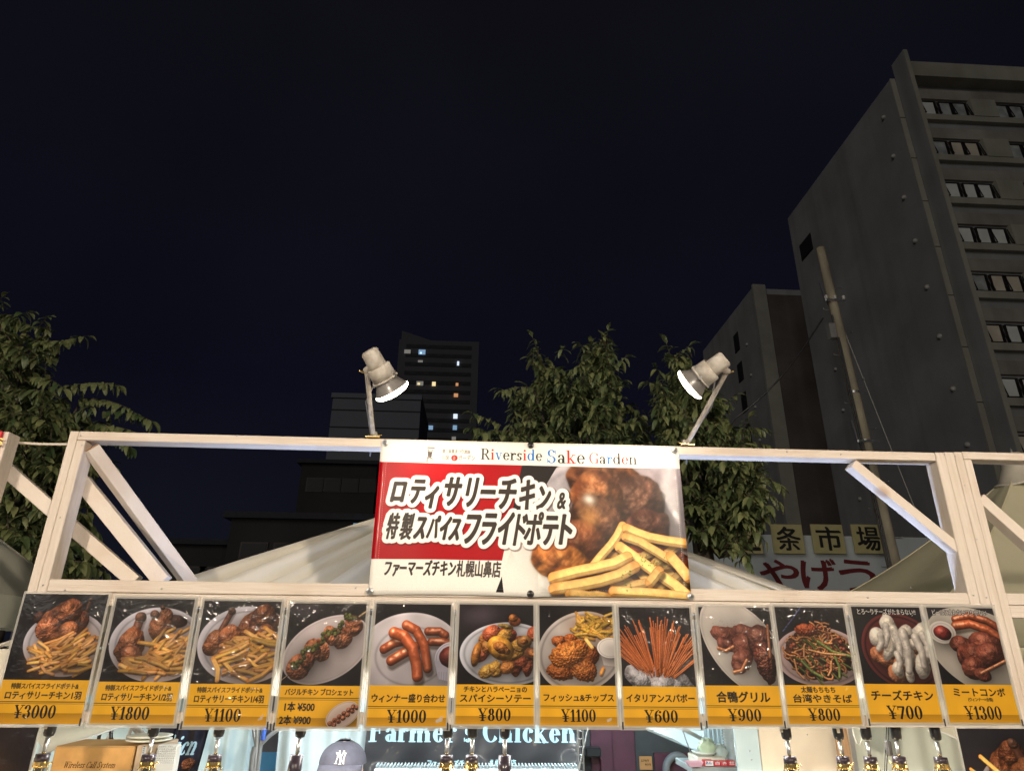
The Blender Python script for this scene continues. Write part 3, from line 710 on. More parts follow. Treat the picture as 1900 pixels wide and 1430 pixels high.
        for (p_, q_, r_) in (((.46, .26), (.40, .50), .05), ((.56, .30), (.58, .62), .06), ((.68, .34), (.66, .80), .065), ((.36, .38), (.30, .54), .05), ((.84, .40), (.88, .74), .06), ((.94, .36), (.97, .62), .05), ((.54, .60), (.52, .80), .045)):
            c.line([p_, ((p_[0]+q_[0])/2+.03, (p_[1]+q_[1])/2), q_], r_, (.76, .73, .69), 'round', drop=.3, spec=.2, r2=r_*.7, hi=1.12, lo=.55)
        c.blur((.2, .1, 1, .95), 2, .4)
        c.specks((.42, .28, .78, .60), 60, (.3, .3, .22), .005)
    elif k == 12:
        c.rect(0, 0, 1, .18, (.26, .24, .25)); c.plate(.75, .58, .85, .52, .35, (.80, .77, .72), rim=.96, rimk=.95)
        sausage(c, [(.40, .17), (.62, .12), (.85, .18), (1.05, .30)], .05, .85); sausage(c, [(.38, .25), (.60, .22), (.85, .30), (1.0, .42)], .055, 1.0)
        c.plate(.18, .33, .19, .14, 0, (.88, .85, .82), rim=.8); c.blob(.18, .34, .13, .09, .2, (.52, .14, .12), rough=.1, drop=0, spec=.6)
        for (x, y, rx, ry, a) in ((.45, .50, .22, .12, .3), (.78, .46, .25, .13, .2), (.45, .62, .14, .15, .2), (.62, .62, .28, .14, .2), (.80, .60, .22, .16, -.3), (.52, .76, .17, .14, -.2), (.62, .84, .12, .08, .2)):
            c.blob(x, y, rx, ry, a, (.50, .24, .17), rough=.3, mott=.35, spec=.35, sc=.06, dark=.4)
        c.line([(.60, .82), (.80, .74), (1.0, .66)], .018, (.70, .42, .26))
    ph = int(V*c.W) if k < 13 else c.H
    c.blur((0, 0, 1, ph/c.W), 1, .15)
    n = fnoise(ph, c.W, c.W*.35, 300+k, 2)
    yy, xx = np.mgrid[0:ph, 0:c.W]
    vg = 1.04-.2*(((xx/c.W-.5)*2)**2*.5+((yy/ph-.45)*2)**2*.5)
    c.rgb[:ph] *= ((.82+.36*n)*vg)[..., None]
    g = c.rgb[:ph].mean(-1, keepdims=True); c.rgb[:ph] = g+(c.rgb[:ph]-g)*.86
    # ---- words
    if k < 13:
        c.rect(0, V, 1, A, YEL)
        vs = int(V*c.W); c.rgb[vs:] *= (.95+.1*fnoise(c.H, c.W, c.W*.25, 77, 2)[vs:, :, None])
        gs = int(1.305*c.W); gr = np.linspace(.76, .93, c.H-gs)[:, None, None]; c.rgb[gs:] *= np.concatenate([gr, gr*.97, gr*.85], 2)   # foot of the gold label darker and browner, easing downward
        if k not in (4, 11, 12): c.rect(0, 1.182, 1, 1.189, INK); c.rect(0, 1.203, 1, 1.206, INK)
        B = .028
        if k in (1, 2, 3):
            c.text('特製スパイスフライドポテト&', .5, 1.045, .052, bold=.035, anchor='c', sx=1.37)
            c.text('ロティサリーチキン'+{1: '1羽', 2: '1/2羽', 3: '1/4羽'}[k], .5, 1.150, .072, bold=.035, anchor='c', sx=1.46 if k == 1 else 1.29)
            c.serif({1: '¥3000', 2: '¥1800', 3: '¥1100'}[k], .46, 1.355, .135, S=.17, sx=1.12, anchor='c')
        elif k == 4:
            c.text('バジルチキン ブロシェット', .49, 1.055, .062, bold=.035, anchor='c', sx=1.37)
            c.rect(0, 1.088, 1, 1.094, INK); c.rect(0, 1.108, 1, 1.111, INK)
            c.text('1本 ¥500', .08, 1.225, .085, bold=.035, sx=1.45); c.text('2本 ¥900', .05, 1.365, .085, bold=.035, sx=1.45)
            c.plate(.80, 1.27, .21, .13, -.45, (.82, .74, .70), rim=.93)
            for q in range(12): c.blob(.66+q*.026+.02*(q % 2), 1.36-q*.018+.03*(q % 2), .032, .028, 0, (.56, .34, .24), rough=.5, sc=.02, drop=.2)
        elif k == 5:
            c.text('ウィンナー盛り合わせ', .5, 1.13, .078, bold=.035, anchor='c', sx=1.46); c.serif('¥1000', .5, 1.355, .135, sx=1.17, anchor='c')
        elif k == 6:
            c.text('チキンとハラペーニョの', .5, 1.035, .058, bold=.035, anchor='c', sx=1.56); c.text('スパイシーソテー', .5, 1.145, .078, bold=.035, anchor='c', sx=1.79); c.serif('¥800', .5, 1.355, .135, sx=1.17, anchor='c')
        elif k == 7:
            c.text('フィッシュ&チップス', .5, 1.125, .074, bold=.035, anchor='c', sx=1.59); c.serif('¥1100', .5, 1.355, .135, sx=1.12, anchor='c')
        elif k == 8:
            c.text('イタリアンスパボー', .5, 1.125, .080, bold=.035, anchor='c', sx=1.56); c.serif('¥600', .5, 1.355, .135, sx=1.23, anchor='c')
        elif k == 9:
            c.text('合鴨グリル', .5, 1.135, .105, bold=.035, anchor='c', sx=1.66); c.serif('¥900', .5, 1.355, .135, sx=1.23, anchor='c')
        elif k == 10:
            c.text('太麺もちもち', .46, 1.035, .060, bold=.035, anchor='c', sx=1.62); c.text('台湾やきそば', .5, 1.145, .080, bold=.035, anchor='c', sx=2.08); c.serif('¥800', .5, 1.355, .135, sx=1.23, anchor='c')
        elif k == 11:
            M = c.mask(); c.glyphs(M, 'とろ〜りチーズがたまらない!!', .5, .11, .062, sx=1.24, anchor='c'); c.ink(c.fat(M, 2.5), (.1, .1, .1)); c.ink(c.fat(M, .6), (.93, .92, .90))
            c.text('チーズチキン', .5, 1.135, .10, bold=.035, anchor='c', sx=1.76); c.serif('¥700', .5, 1.355, .150, sx=1.23, anchor='c')
        elif k == 12:
            M = c.mask(); c.glyphs(M, 'ビールに合わないワケがない', .48, .11, .062, sx=1.24, anchor='c'); c.ink(c.fat(M, 2.5), (.1, .1, .1)); c.ink(c.fat(M, .6), (.93, .92, .90))
            c.text('ミートコンボ', .5, 1.085, .085, bold=.035, anchor='c', sx=1.79); c.text('(ウィンナー×合鴨)', .5, 1.145, .036, bold=.035, anchor='c', sx=1.43); c.serif('¥1300', .5, 1.355, .150, sx=1.10, anchor='c')
    if k < 13:
        e = .022; Hh = 1.414
        for r_ in ((0, 0, 1, e), (0, Hh-e, 1, Hh), (0, 0, e, Hh), (1-e, 0, 1, Hh)): c.rect(*r_, (.74, .73, .70), .0 if k in (1,) else .85)
    return c

def banner_image():
    A = 600/1228.
    c = Can(1300, A, bg=(.93, .92, .89), seed=9)
    u = lambda px: px/1228.; P = lambda x, y: (u(x), u(y))
    # food photograph
    top, bot = 92, 588
    c.polyg([P(560, top), P(1228, top), P(1228, bot), P(485, bot), P(640, 92)], (.13, .12, .12))
    cl = c.rgb.copy()
    c.plate(u(1000), u(330), u(480), u(310), -.1, (.74, .71, .74), rim=.9, rimk=.9, shade=.35)
    c.soft(u(1100), u(130), u(160), u(70), (.62, .55, .58), .6)
    c.soft(u(560), u(540), u(150), u(170), (.93, .92, .89), 1.0, 0, .9); c.soft(u(560), u(540), u(150), u(150), (.93, .92, .89), 1.0, 0, .9)
    for (x, y, rx, ry, a, col) in ((960, 330, 200, 150, .5, (.30, .20, .16)), (930, 180, 190, 120, .3, (.50, .30, .18)), (1030, 240, 130, 120, .3, (.36, .24, .19)), (880, 210, 110, 110, .2, (.58, .35, .2)),
                                 (880, 330, 130, 110, .1, (.42, .27, .18)), (1080, 330, 90, 70, .2, (.40, .25, .2)), (790, 400, 110, 90, .3, (.55, .32, .2)), (720, 470, 120, 75, .3, (.80, .50, .24)), (770, 545, 90, 55, .2, (.62, .33, .14))):
        c.blob(u(x), u(y), u(rx), u(ry), a, col, rough=.5, mott=.45, sc=.03, spec=.4, dark=.5, edge=.16, sp=20, amb=.5, drop=.25)
    c.blur((u(560), u(92), 1, u(588)), 7, .45); c.blur((u(560), u(92), 1, u(588)), 4, .5)
    c.rgb[int(u(92)*c.W):int(u(588)*c.W), int(u(640)*c.W):] *= (.78+.44*fnoise(int(u(588)*c.W)-int(u(92)*c.W), c.W-int(u(640)*c.W), 60, 8, 4))[..., None]
    c.soft(u(846), u(226), u(30), u(24), (.90, .87, .83), .95, .5, 1.4)
    c.soft(u(845), u(300), u(45), u(50), (.80, .55, .30), .7)
    c.blob(u(1080), u(500), u(190), u(100), .1, (.55, .25, .12), rough=.5, sc=.04)
    frs = np.random.RandomState(21)
    def F(pts, r, k=1.0):
        (x0, y0), (x1, y1) = pts[0], pts[-1]; n = 5; P_ = []
        for q in range(n):
            t = q/(n-1); f = t*(len(pts)-1); i_ = min(int(f), len(pts)-2); g_ = f-i_
            P_.append((pts[i_][0]*(1-g_)+pts[i_+1][0]*g_+frs.uniform(-2, 2), pts[i_][1]*(1-g_)+pts[i_+1][1]*g_+frs.uniform(-3, 3)))
        c.line([P(*p) for p in P_], u(r*.80), (.90*k, .735*k, .45*k), 'fry', speck=.03, drop=.6)
    c.soft(u(1030), u(520), u(230), u(110), (.30, .13, .06), .85)
    for q in range(16):
        x_ = frs.uniform(960, 1215); y_ = frs.uniform(430, 580); a_ = frs.uniform(-.6, 1.0); l_ = frs.uniform(50, 95)
        F([(x_-l_*math.cos(a_), y_-l_*math.sin(a_)), (x_+l_*math.cos(a_), y_+l_*math.sin(a_))], 21, frs.uniform(.62, .85))
    F([(835, 505), (930, 400), (975, 330)], 21); F([(990, 340), (1080, 370), (1225, 395)], 24, 1.0); F([(985, 370), (1060, 400), (1150, 450), (1215, 500)], 22, .95)
    F([(1160, 440), (1225, 520)], 26, .98); F([(960, 410), (1050, 470), (1150, 540), (1228, 600)], 27, 1.06)
    F([(1070, 545), (1110, 500)], 24, .9); F([(700, 530), (820, 500), (920, 480), (990, 450)], 27, 1.06); F([(700, 570), (830, 555), (930, 530), (1015, 485)], 28, .96)
    F([(930, 580), (1060, 585), (1228, 595)], 26, 1.0); F([(760, 590), (900, 600)], 22, .85)
    c.specks((u(1040), u(440), u(1150), u(480)), 26, (.25, .35, .10), .003, seed=8); c.specks((u(960), u(500), u(1000), u(580)), 20, (.25, .35, .10), .003, seed=9)
    # outside the photo: keep white and red
    def inside(): pass
    c.polyg([P(0, 0), P(1228, 0), P(1228, top), P(0, top)], (.93, .92, .89))
    c.polyg([P(0, top), P(575, top), P(500, 470), P(0, 470)], (.63, .03, .07))
    c.polyg([P(575, top), P(720, top), P(560, 360), P(522, 360)], (.14, .12, .12))
    c.polyg([P(0, 470), P(505, 470), P(515, 600), P(0, 600)], (.93, .92, .89))
    c.polyg([P(500, 530), P(478, 588), P(508, 588)], (.1, .09, .09))
    # red wash grain
    # letters
    K = (.22, .19, .175)
    def big(items, outline):
        M = c.mask()
        for (t, x, y, h, sx, bold) in items:
            m = c.mask(); c.glyphs(m, t, u(x), u(y), u(h), sx=sx, shear=.16, rot=.0)
            M = np.maximum(M, c.fat(m, bold))
        c.ink(np.roll(c.fat(M, outline+3), (4, 4), (0, 1)), (.2, .08, .08), .45)
        c.ink(c.fat(M, outline), (.95, .945, .92)); c.ink(M, K)
    big([('ロ', 48, 248, 86, .92, 4.6), ('テ', 124, 248, 92, .82, 4.6), ('ィ', 182, 262, 98, .80, 4.6), ('サ', 254, 254, 108, .84, 4.6), ('リ', 334, 256, 112, .72, 4.6), ('ー', 400, 250, 96, .86, 4.6),
         ('チ', 470, 262, 116, .84, 4.6), ('キ', 556, 264, 112, .76, 4.6), ('ン', 628, 266, 96, .74, 4.6), ('&', 715, 264, 76, .86, 2.2)], 17)
    big([('特', 44, 385, 84, .66, 2.8), ('製', 98, 388, 88, .66, 2.8), ('ス', 152, 388, 86, .66, 4.4), ('パ', 202, 388, 84, .66, 3.2), ('イ', 250, 390, 84, .62, 4.4), ('ス', 288, 392, 86, .62, 4.4),
         ('フ', 338, 402, 118, .74, 4.6), ('ラ', 404, 402, 118, .70, 4.6), ('イ', 472, 402, 118, .68, 4.6), ('ド', 524, 404, 118, .72, 3.4), ('ポ', 578, 400, 112, .80, 3.4), ('テ', 648, 398, 110, .74, 4.6), ('ト', 700, 398, 112, .84, 4.6)], 17)
    M = c.mask(); x = 48
    for ch in 'ファーマーズチキン':
        c.glyphs(M, ch, u(x), u(527), u(50), sx=.76, shear=.1); x += 31 if ch != 'ァ' else 27
    M1 = c.fat(M, 2.0)
    M = c.mask(); c.glyphs(M, '札幌山鼻店', u(x+2), u(528), u(52), sx=.82, shear=.06)
    c.ink(np.maximum(M1, c.fat(M, 1.3)), K)
    # header
    c.text('狸二条夏まつり2026', u(249), u(46), u(15), K, bold=.02, sx=1.06)
    c.text('川床', u(248), u(75), u(20), K, bold=.01)
    w = c.win(u(283), u(50), u(318), u(84)); sl, X, Y = w
    c.put(sl, np.clip((u(13)-np.hypot(X-u(300), Y-u(67)))*c.W+.5, 0, 1), (.72, .10, .09))
    c.text('酒', u(292.5), u(74), u(14), (.93, .92, .9)); c.text('ガーデン', u(315), u(75), u(20), K, bold=.01, sx=1.08)
    c.rect(u(188), u(24), u(218), u(29), K); c.text('狸二条', u(190), u(42), u(9.5), K, bold=.03, sx=.98)
    c.text('夏', u(189), u(70), u(25), K, bold=.05, sx=1.1); c.text('まつり', u(186), u(85), u(12), K, bold=.03, sx=1.05)
    for a0 in (110, 290):
        for q in range(15):
            a = math.radians(a0+q*10); c.soft(u(203)+u(34)*math.cos(a), u(58)+u(32)*math.sin(a), u(1.6), u(2.2), (.75, .2, .18), .9)
    R_, B_, D_ = (.78, .12, .13), (.16, .45, .78), (.17, .16, .16)
    c.fit('Riverside', u(405), u(660), u(71), u(46), S=.13, t=.04, cols=[D_, R_, B_, D_, D_, D_, R_, B_, D_])
    c.fit('Sake', u(676), u(836), u(79), u(55), S=.125, t=.04, cols=[B_, D_, R_, D_])
    c.fit('Garden', u(850), u(1052), u(77), u(47), S=.12, t=.04, cols=[(.8, .35, .38), D_, B_, D_, R_, D_])
    # hem stitching
    for x in (26, 1204):
        for y in range(14, 590, 9): c.rect(u(x), u(y), u(x+1.4), u(y+5), (.98, .93, .88), .75)
    for y in (12, 576):
        for x in range(14, 1220, 9): c.rect(u(x), u(y), u(x+5), u(y+1.2), (.75, .73, .70), .6)
    c.rgb *= (.975+.05*fnoise(c.H, c.W, 3, 5, 2)[..., None])
    return c
# ------------------------------------------------------------------ ground, street
asphalt = mat('asphalt', (.05, .05, .052), .85, var=.2, scale=3, bump=.3, bscale=60)
paving = mat('concrete paving', (.22, .21, .20), .8, var=.12, scale=2, bump=.2, bscale=50)
g = MB().add([(-700, -300, 0), (700, -300, 0), (700, 900, 0), (-700, 900, 0)], [(0, 1, 2, 3)]).build('ground', paving); tag(g, kind='structure')
g = MB().box(-120, 120, 8.5, 16.5, -.3, .004).build('road', asphalt); tag(g, kind='structure')
for y in (8.5, 16.5):
    g = MB().box(-120, 120, y-.08, y+.08, -.3, .13, .01).build('kerb', paving); tag(g, kind='structure')
g = MB().box(-120, 120, 12.44, 12.56, .002, .008).build('painted_line', mat('road paint', (.7, .7, .68), .7)); tag(g, kind='structure')

# ------------------------------------------------------------------ tall concrete apartment block on the right
conc = mat('grey rendered concrete', (.27, .27, .272), .85, var=.10, scale=.35, bump=.15, bscale=3, streak=.42)
conc_l = mat('pale concrete', (.33, .32, .27), .85, var=.10, scale=.5, bump=.1, bscale=4, streak=.4)
conc_d = mat('dark stained concrete', (.28, .26, .23), .85, var=.16, scale=.4, streak=.42)
frame_d = mat('dark bronze window frame', (.03, .022, .022), .4, metal=.4)
pane_m = mat('blind behind glass', (.72, .74, .71), .3, var=.06, scale=1.2, coat=.6)
pane_v = [pane_m, mat('warm blind behind glass', (.62, .56, .46), .3, var=.1, scale=1.2, coat=.6), mat('half drawn curtain', (.40, .42, .42), .3, var=.25, scale=2, coat=.6), pane_m]
wrs = random.Random(12)
dark_in = mat('unlit room', (.012, .012, .013), .6)
vent_m = mat('white vent cap', (.42, .41, .38), .5)
DF = 28.2
cy = DF+CAMY                       # facade plane
t = thing('apartment_building', 'tall grey concrete apartment block at the right with rows of tilted open windows', 'building', (30, cy+6, 0))
X0 = 23.65; TOP = 33.55; ST = .1033*DF
MB().box(X0, X0+30, cy, cy+13.6, 0, TOP-.0).build('wall', conc, t)
mb = MB().box(X0+.0, X0+.30, cy-.06, cy-.003, 0, TOP+.05)
mb.build('corner_strip', conc_l, t)
for k in range(11): MB().box(X0-.01, X0+.31, cy-.068, cy-.061, 1.5+k*ST-.02, 1.5+k*ST+.02).build('joint', frame_d, t)
mb = MB().box(X0+.32, X0+.56, cy-1.15, cy-.065, 0, TOP+1.1); mb.build('fin_wall', conc, t)
MB().box(X0+.325, X0+.565, cy-1.20, cy-1.153, 0, TOP+1.12).build('fin_edge', conc_l, t)
zt = 2.1+1.0396*DF
MB().box(X0+.57, X0+30, cy-.75, cy-.003, TOP-.35, TOP+.75).build('parapet', conc_l, t)
tdk = MB()
for k in range(11):
    z = zt-k*ST                     # window centre of this storey
    if z < 3: break
    MB().box(X0+.57, X0+30, cy-.26, cy-.003, z-.98, z-.58).build('ledge', conc_l, t)
    MB().box(X0+.57, X0+30, cy-.14, cy-.002, z+.68, z+1.42).build('spandrel', conc_d, t)
    x = X0+.64
    for bay in range(7):
        for wi in range(2):
            fx0 = x+wi*1.86
            f = MB(); w_, h_ = 1.70, 1.02
            a, b = fx0, fx0+w_
            for (p, q, r_, s_) in ((a, b, z-h_/2, z-h_/2+.06), (a, b, z+h_/2-.06, z+h_/2), (a, a+.06, z-h_/2+.06, z+h_/2-.06), (b-.06, b, z-h_/2+.06, z+h_/2-.06), ((a+b)/2-.03, (a+b)/2+.03, z-h_/2+.06, z+h_/2-.06)):
                f.box(p, q, cy-.12, cy-.03, r_, s_)
            # two open casements seen from below, hung in front of the wall
            for cx_ in (a+.66, b-.10):
                p0 = Vector((cx_, cy-.12, z+h_/2-.07)); p1 = Vector((cx_+.03, cy-.30, z-h_/2-.02)); p2 = Vector((cx_+.17, cy-.30, z-h_/2-.02)); p3 = Vector((cx_+.14, cy-.12, z+h_/2-.07))
                f.bar(p0, p1, .035, .035); f.bar(p3, p2, .035, .035); f.bar(p1, p2, .04, .04)
            fo = f.build('window', frame_d, t)
            MB().box(a+.06, b-.06, cy-.028, cy-.006, z-h_/2+.06, z+h_/2-.06).build('dark_opening', dark_in, fo)
            pn = MB()
            pn.box(a+.05, a+.66, cy-.085, cy-.07, z-h_/2+.065, z+h_/2-.065); pn.box(b-.82, b-.14, cy-.085, cy-.07, z-h_/2+.065, z+h_/2-.065)
            pn.build('pane', pane_v[wrs.randrange(4)], fo)
        MB().box(x+3.70, x+5.2, cy-.30, cy-.002, z-.6, z+.66).build('pier', conc_l, t)
        x += 5.3
# end wall: vent caps and small windows
for k in range(10):
    z = 2.1+1.003*29.2*1.0-k*ST+.4
    if z < 3: break
    MB().lathe([(0, .13), (.10, .13), (.16, .06), (.17, .0)], (X0, cy+1.15, z), (-1, 0, 0), 10).build('vent_cap', vent_m, t)
    if k > 3: MB().lathe([(0, .11), (.10, .11), (.14, .05), (.15, .0)], (X0, cy+10.9, z-.6), (-1, 0, 0), 10).build('vent_cap', vent_m, t)
for k in range(8):
    z = 29.6-k*ST
    if k: continue
    f = MB().box(X0-.05, X0-.004, cy+10.9, cy+12.6, z-.6, z+.75)
    fo = f.build('window', frame_d, t); MB().box(X0-.07, X0-.052, cy+10.98, cy+12.52, z-.53, z+.68).build('pane', dark_in, fo)
for k in range(7):
    MB().box(X0-.03, X0-.003, cy+9.6, cy+9.8, 3+k*3.9, 3.0+k*3.9+1.5).build('louvre', conc_l, t)

# second block farther back on the same line
t = thing('apartment_building', 'lower grey concrete block half hidden behind the tall one, small dark windows on its side', 'building', (30, 54, 0))
d2 = 50.; cy2 = d2+CAMY; top2 = 2.1+.5986*d2
MB().box(X0+.2, X0+22, cy2, cy2+13.5, 0, top2).build('wall', conc, t)
MB().box(X0+.2, X0+1.35, cy2-.25, cy2-.003, 0, top2+.3).build('corner_strip', mat('lit concrete pier', (.27, .26, .225), .85, var=.1, scale=.5), t)
MB().box(X0+1.36, X0+22, cy2-.10, cy2-.002, 0, top2-.6).build('recess_wall', mat('brown recessed wall', (.10, .082, .075), .9, var=.2, scale=.3, streak=.42), t)
for k in range(9):
    z = top2-3.2-k*3.0
    for yy in (4.0,):
        fo = MB().box(X0+.14, X0+.196, cy2+yy, cy2+yy+1.1, z-.9, z+.9).build('window', frame_d, t)
        MB().box(X0+.12, X0+.138, cy2+yy+.06, cy2+yy+1.04, z-.84, z+.84).build('pane', dark_in, fo)
    MB().lathe([(0, .13), (.1, .13), (.15, .05), (.16, 0)], (X0+.2, cy2+2.4, z-1.2), (-1, 0, 0), 8).build('vent_cap', vent_m, t)

# ------------------------------------------------------------------ market hall with its sign, right behind the trees
white_wall = mat('painted white fascia', (.55, .60, .63), .7, var=.06, scale=.6)
dark_wall = mat('dark market wall', (.06, .055, .055), .8, var=.2)
YM = 23.4
wz = at(1450, 992, YM).z
t = thing('market_hall', 'low market building with a white fascia under the tall grey block', 'building', (18, YM+3, 0))
xl, xr = at(1330, 1000, YM).x, at(1890, 1000, YM).x
MB().box(xl-8, xr+3, YM, YM+5, 0, wz-3.6).build('wall', dark_wall, t)
MB().box(xl-8, xr+3, YM, YM+.35, wz-3.598, wz).build('fascia', white_wall, t)
MB().box(xl-8, xr+3, YM+.36, YM+5, wz-3.598, wz-.6).build('roof', dark_wall, t)
red = mat('red painted lettering', (.15, .016, .018), .6); sign_c = mat('cream sign board', (.50, .45, .22), .6, var=.05); ink_m = mat('black painted lettering', (.012, .012, .012), .6)
for ch, xa, xb, ya, yb in (('や', 1413, 1476, 1040, 1092), ('げ', 1490, 1546, 1038, 1094), ('う', 1562, 1618, 1040, 1098)):
    p0 = at(xa, yb, YM-.01); p1 = at(xb, ya, YM-.01)
    text_part(ch, 'sign_character', t, p0, (1, 0, 0), (0, 0, 1), p1.x-p0.x, p1.z-p0.z, .01, red, .0, .05)
for ch, xa, xb, lab in (('二', 1362, 1410, 'square cream rooftop sign with two black strokes, half behind the tree'), ('条', 1434, 1487, 'square cream rooftop sign with a branching black character just right of the tree'),
                   ('市', 1509, 1562, 'square cream rooftop sign with a black cross and frame shaped character, second from the pole'), ('場', 1585, 1632, 'square cream rooftop sign with a dense black character, partly behind the utility pole')):
    p0 = at(xa+3, 1026, YM-.3); p1 = at(xb, 973, YM-.3)
    s = thing('sign_board', lab, 'sign', ((p0.x+p1.x)/2, YM-.25, p0.z), 'characters of the market roof sign')
    MB().box(p0.x, p1.x, YM-.30, YM-.22, p0.z, p1.z, .01).build('board', sign_c, s)
    w = p1.x-p0.x; h = p1.z-p0.z
    text_part(ch, 'character', s, (p0.x+w*.12, YM-.31, p0.z+h*.10), (1, 0, 0), (0, 0, 1), w*.76, h*.80, .005, ink_m, .0, .045)
    for q in (.2, .8): MB().bar((p0.x+w*q, YM-.15, wz-1.2), (p0.x+w*q, YM-.15, p1.z-.1), .06, .06).build('post', steel, s)

# ------------------------------------------------------------------ utility pole
YP = 11.4
t = thing('utility_pole', 'concrete utility pole with bands and a stay wire in front of the grey block', 'utility pole', (at(1580, 760, YP).x, YP, 0))
pt = at(1522, 461, YP); pb = at(1652, 1019, YP)
def plx(z): return pt.x+(pb.x-pt.x)*(pt.z-z)/(pt.z-pb.z)
px_ = pt.x
pole_m = mat('weathered concrete pole', (.30, .27, .20), .9, var=.22, scale=3, stretch=(1, 1, .4), bump=.2, bscale=20)
MB().tube([(plx(0), YP, 0), (plx(pt.z*.5), YP, pt.z*.5), (pt.x, YP, pt.z)], .165, 14, r2=.105).build('pole', pole_m, t)
for pz in (562, 730, 820):
    p = at(1560, pz, YP); MB().lathe([(0, .135), (.05, .135)], (plx(p.z), YP, p.z), (0, 0, 1), 14).build('band', steel, t)
for pz in (562, 820):
    p = at(1560, pz, YP); px_ = plx(p.z); mb = MB().bar((px_-.24, YP-.13, p.z), (px_+.24, YP-.13, p.z), .05, .05); mb.bar((px_-.24, YP-.1, p.z-.02), (px_-.30, YP-.1, p.z+.5), .04, .04); mb.build('cross_arm', steel, t)
mb = MB()
for q in (-.16, ): mb.tube([(plx(z)+q-.0, YP-.1, z) for z in np.linspace(.2, pt.z-2, 12)], .022, 6)
mb.build('cable', black_plastic, t)
for k in range(14):                                   # climbing steps
    z = 2.5+k*.62
    if z > pt.z-.3: break
    s_ = 1 if k % 2 else -1; px_ = plx(z)
    MB().tube([(px_+s_*.12, YP-.02, z), (px_+s_*.30, YP-.04, z), (px_+s_*.30, YP-.04, z+.03)], .010, 6).build('step', steel, t)
for dx_, dz_ in ((-.22, .12), (.0, .12), (.22, .12)):
    p = at(1560, 562, YP); px_ = plx(p.z); MB().lathe([(0, .02), (.02, .045), (.05, .03), (.07, .045), (.10, .03), (.12, 0)], (px_+dx_, YP-.13, p.z+.03), (0, 0, 1), 12).build('insulator', mat('glazed insulator', (.5, .5, .48), .2), t)
p = at(1560, 610, YP); px_ = plx(p.z); MB().box(px_-.30, px_-.14, YP-.12, YP+.06, p.z-.30, p.z+.10, .01).build('junction_box', mat('grey junction box', (.20, .20, .20), .5), t)
for q in range(3): MB().tube([(px_-.12-.025*q, YP-.13, p.z-.3), (plx(p.z-1.5)-.15-.02*q, YP-.16, p.z-1.5-q*.4), (plx(.3)-.15-.03*q, YP-.14, .3)], .013, 5).build('cable', black_plastic, t)
a = at(1565, 610, YP); b = at(1720, 1000, YP)
t = thing('stay_wire', 'thin pale stay wire slanting down from the utility pole', 'wire', (a.x, YP, 0))
MB().tube([a, b, b+(b-a)*1.1], .012, 6).build('wire', mat('dull wire', (.3, .3, .28), .5), t)
t = thing('overhead_cable', 'black overhead cable running from the pole down behind the tree', 'wire', (px_, YP, 8))
p0, p1 = at(1527, 590, YP), at(1365, 775, YP+1)
MB().tube([p0.lerp(p1, k/12)+Vector((0, 0, -.25*math.sin(math.pi*k/12))) for k in range(13)]+[p1+(p1-p0)*.8], .02, 6).build('cable', black_plastic, t)

# ------------------------------------------------------------------ far buildings on the left of the banner
YT = 177.
t = thing('apartment_tower', 'distant dark apartment tower with a few lit windows behind the left spotlight', 'building', (at(815, 815, YT).x, YT+9, 0))
a = at(741, 632, YT); b = at(889, 632, YT)
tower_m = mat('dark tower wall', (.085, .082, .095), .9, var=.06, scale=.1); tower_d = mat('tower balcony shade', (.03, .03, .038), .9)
z_top = (a.z+b.z)/2
MB().box(a.x, b.x, YT, YT+18, 0, z_top).build('wall', tower_m, t)
MB().add([(a.x+.5, YT+.5, z_top), (a.x+9, YT+.5, z_top), (a.x+9, YT+8, z_top), (a.x+.5, YT+8, z_top), (a.x+.5, YT+.5, z_top+3.2), (a.x+9, YT+.5, z_top+.4), (a.x+9, YT+8, z_top+.4), (a.x+.5, YT+8, z_top+3.2)],
         [(0, 1, 5, 4), (1, 2, 6, 5), (2, 3, 7, 6), (3, 0, 4, 7), (4, 5, 6, 7)]).build('penthouse', tower_m, t)
for k in range(26):
    z = z_top-1.9-k*2.9
    if z < 40: break
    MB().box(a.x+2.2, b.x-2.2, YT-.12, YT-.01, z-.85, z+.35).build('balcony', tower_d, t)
    for q in range(5):
        xx = a.x+4+q*3.8
        MB().box(xx, xx+1.6, YT-.2, YT-.13, z-.6, z+.2).build('window', dark_in, t)
def lit(name, col, e): return mat(name, col, .5, emit=e, ecol=col)
W_ = {'w': lit('white lit window', (.75, .85, 1.0), 1.0), 'b': lit('blue lit window', (.25, .42, .62), .7), 'y': lit('warm lit window', (1.0, .80, .42), .9), 'o': lit('orange lit window', (.85, .40, .18), .6), 'd': lit('dim lit window', (.20, .19, .17), .8)}
for (px, py, w, h, c) in ((783, 653, 13, 8, 'b'), (781, 655, 4, 3, 'w'), (850, 674, 4, 7, 'w'), (779, 711, 13, 7, 'd'), (777, 712, 5, 4, 'y'), (805, 712, 7, 7, 'y'), (848, 713, 5, 5, 'o'), (846, 733, 8, 6, 'o'),
                          (775, 772, 14, 8, 'b'), (845, 772, 8, 8, 'w'), (774, 793, 13, 9, 'o'), (773, 794, 3, 6, 'y'), (798, 793, 11, 7, 'b'), (844, 793, 8, 8, 'b'), (780, 670, 9, 3, 'd'), (842, 813, 8, 6, 'd'), (756, 652, 12, 6, 'd')):
    p = at(px-w/2, py+h/2, YT-.4); q = at(px+w/2, py-h/2, YT-.4)
    MB().box(p.x, q.x, YT-.5, YT-.21, p.z, q.z).build('lit_window', W_[c], t)
YG = 60.
a = at(618, 738, YG); b = at(744, 745, YG)
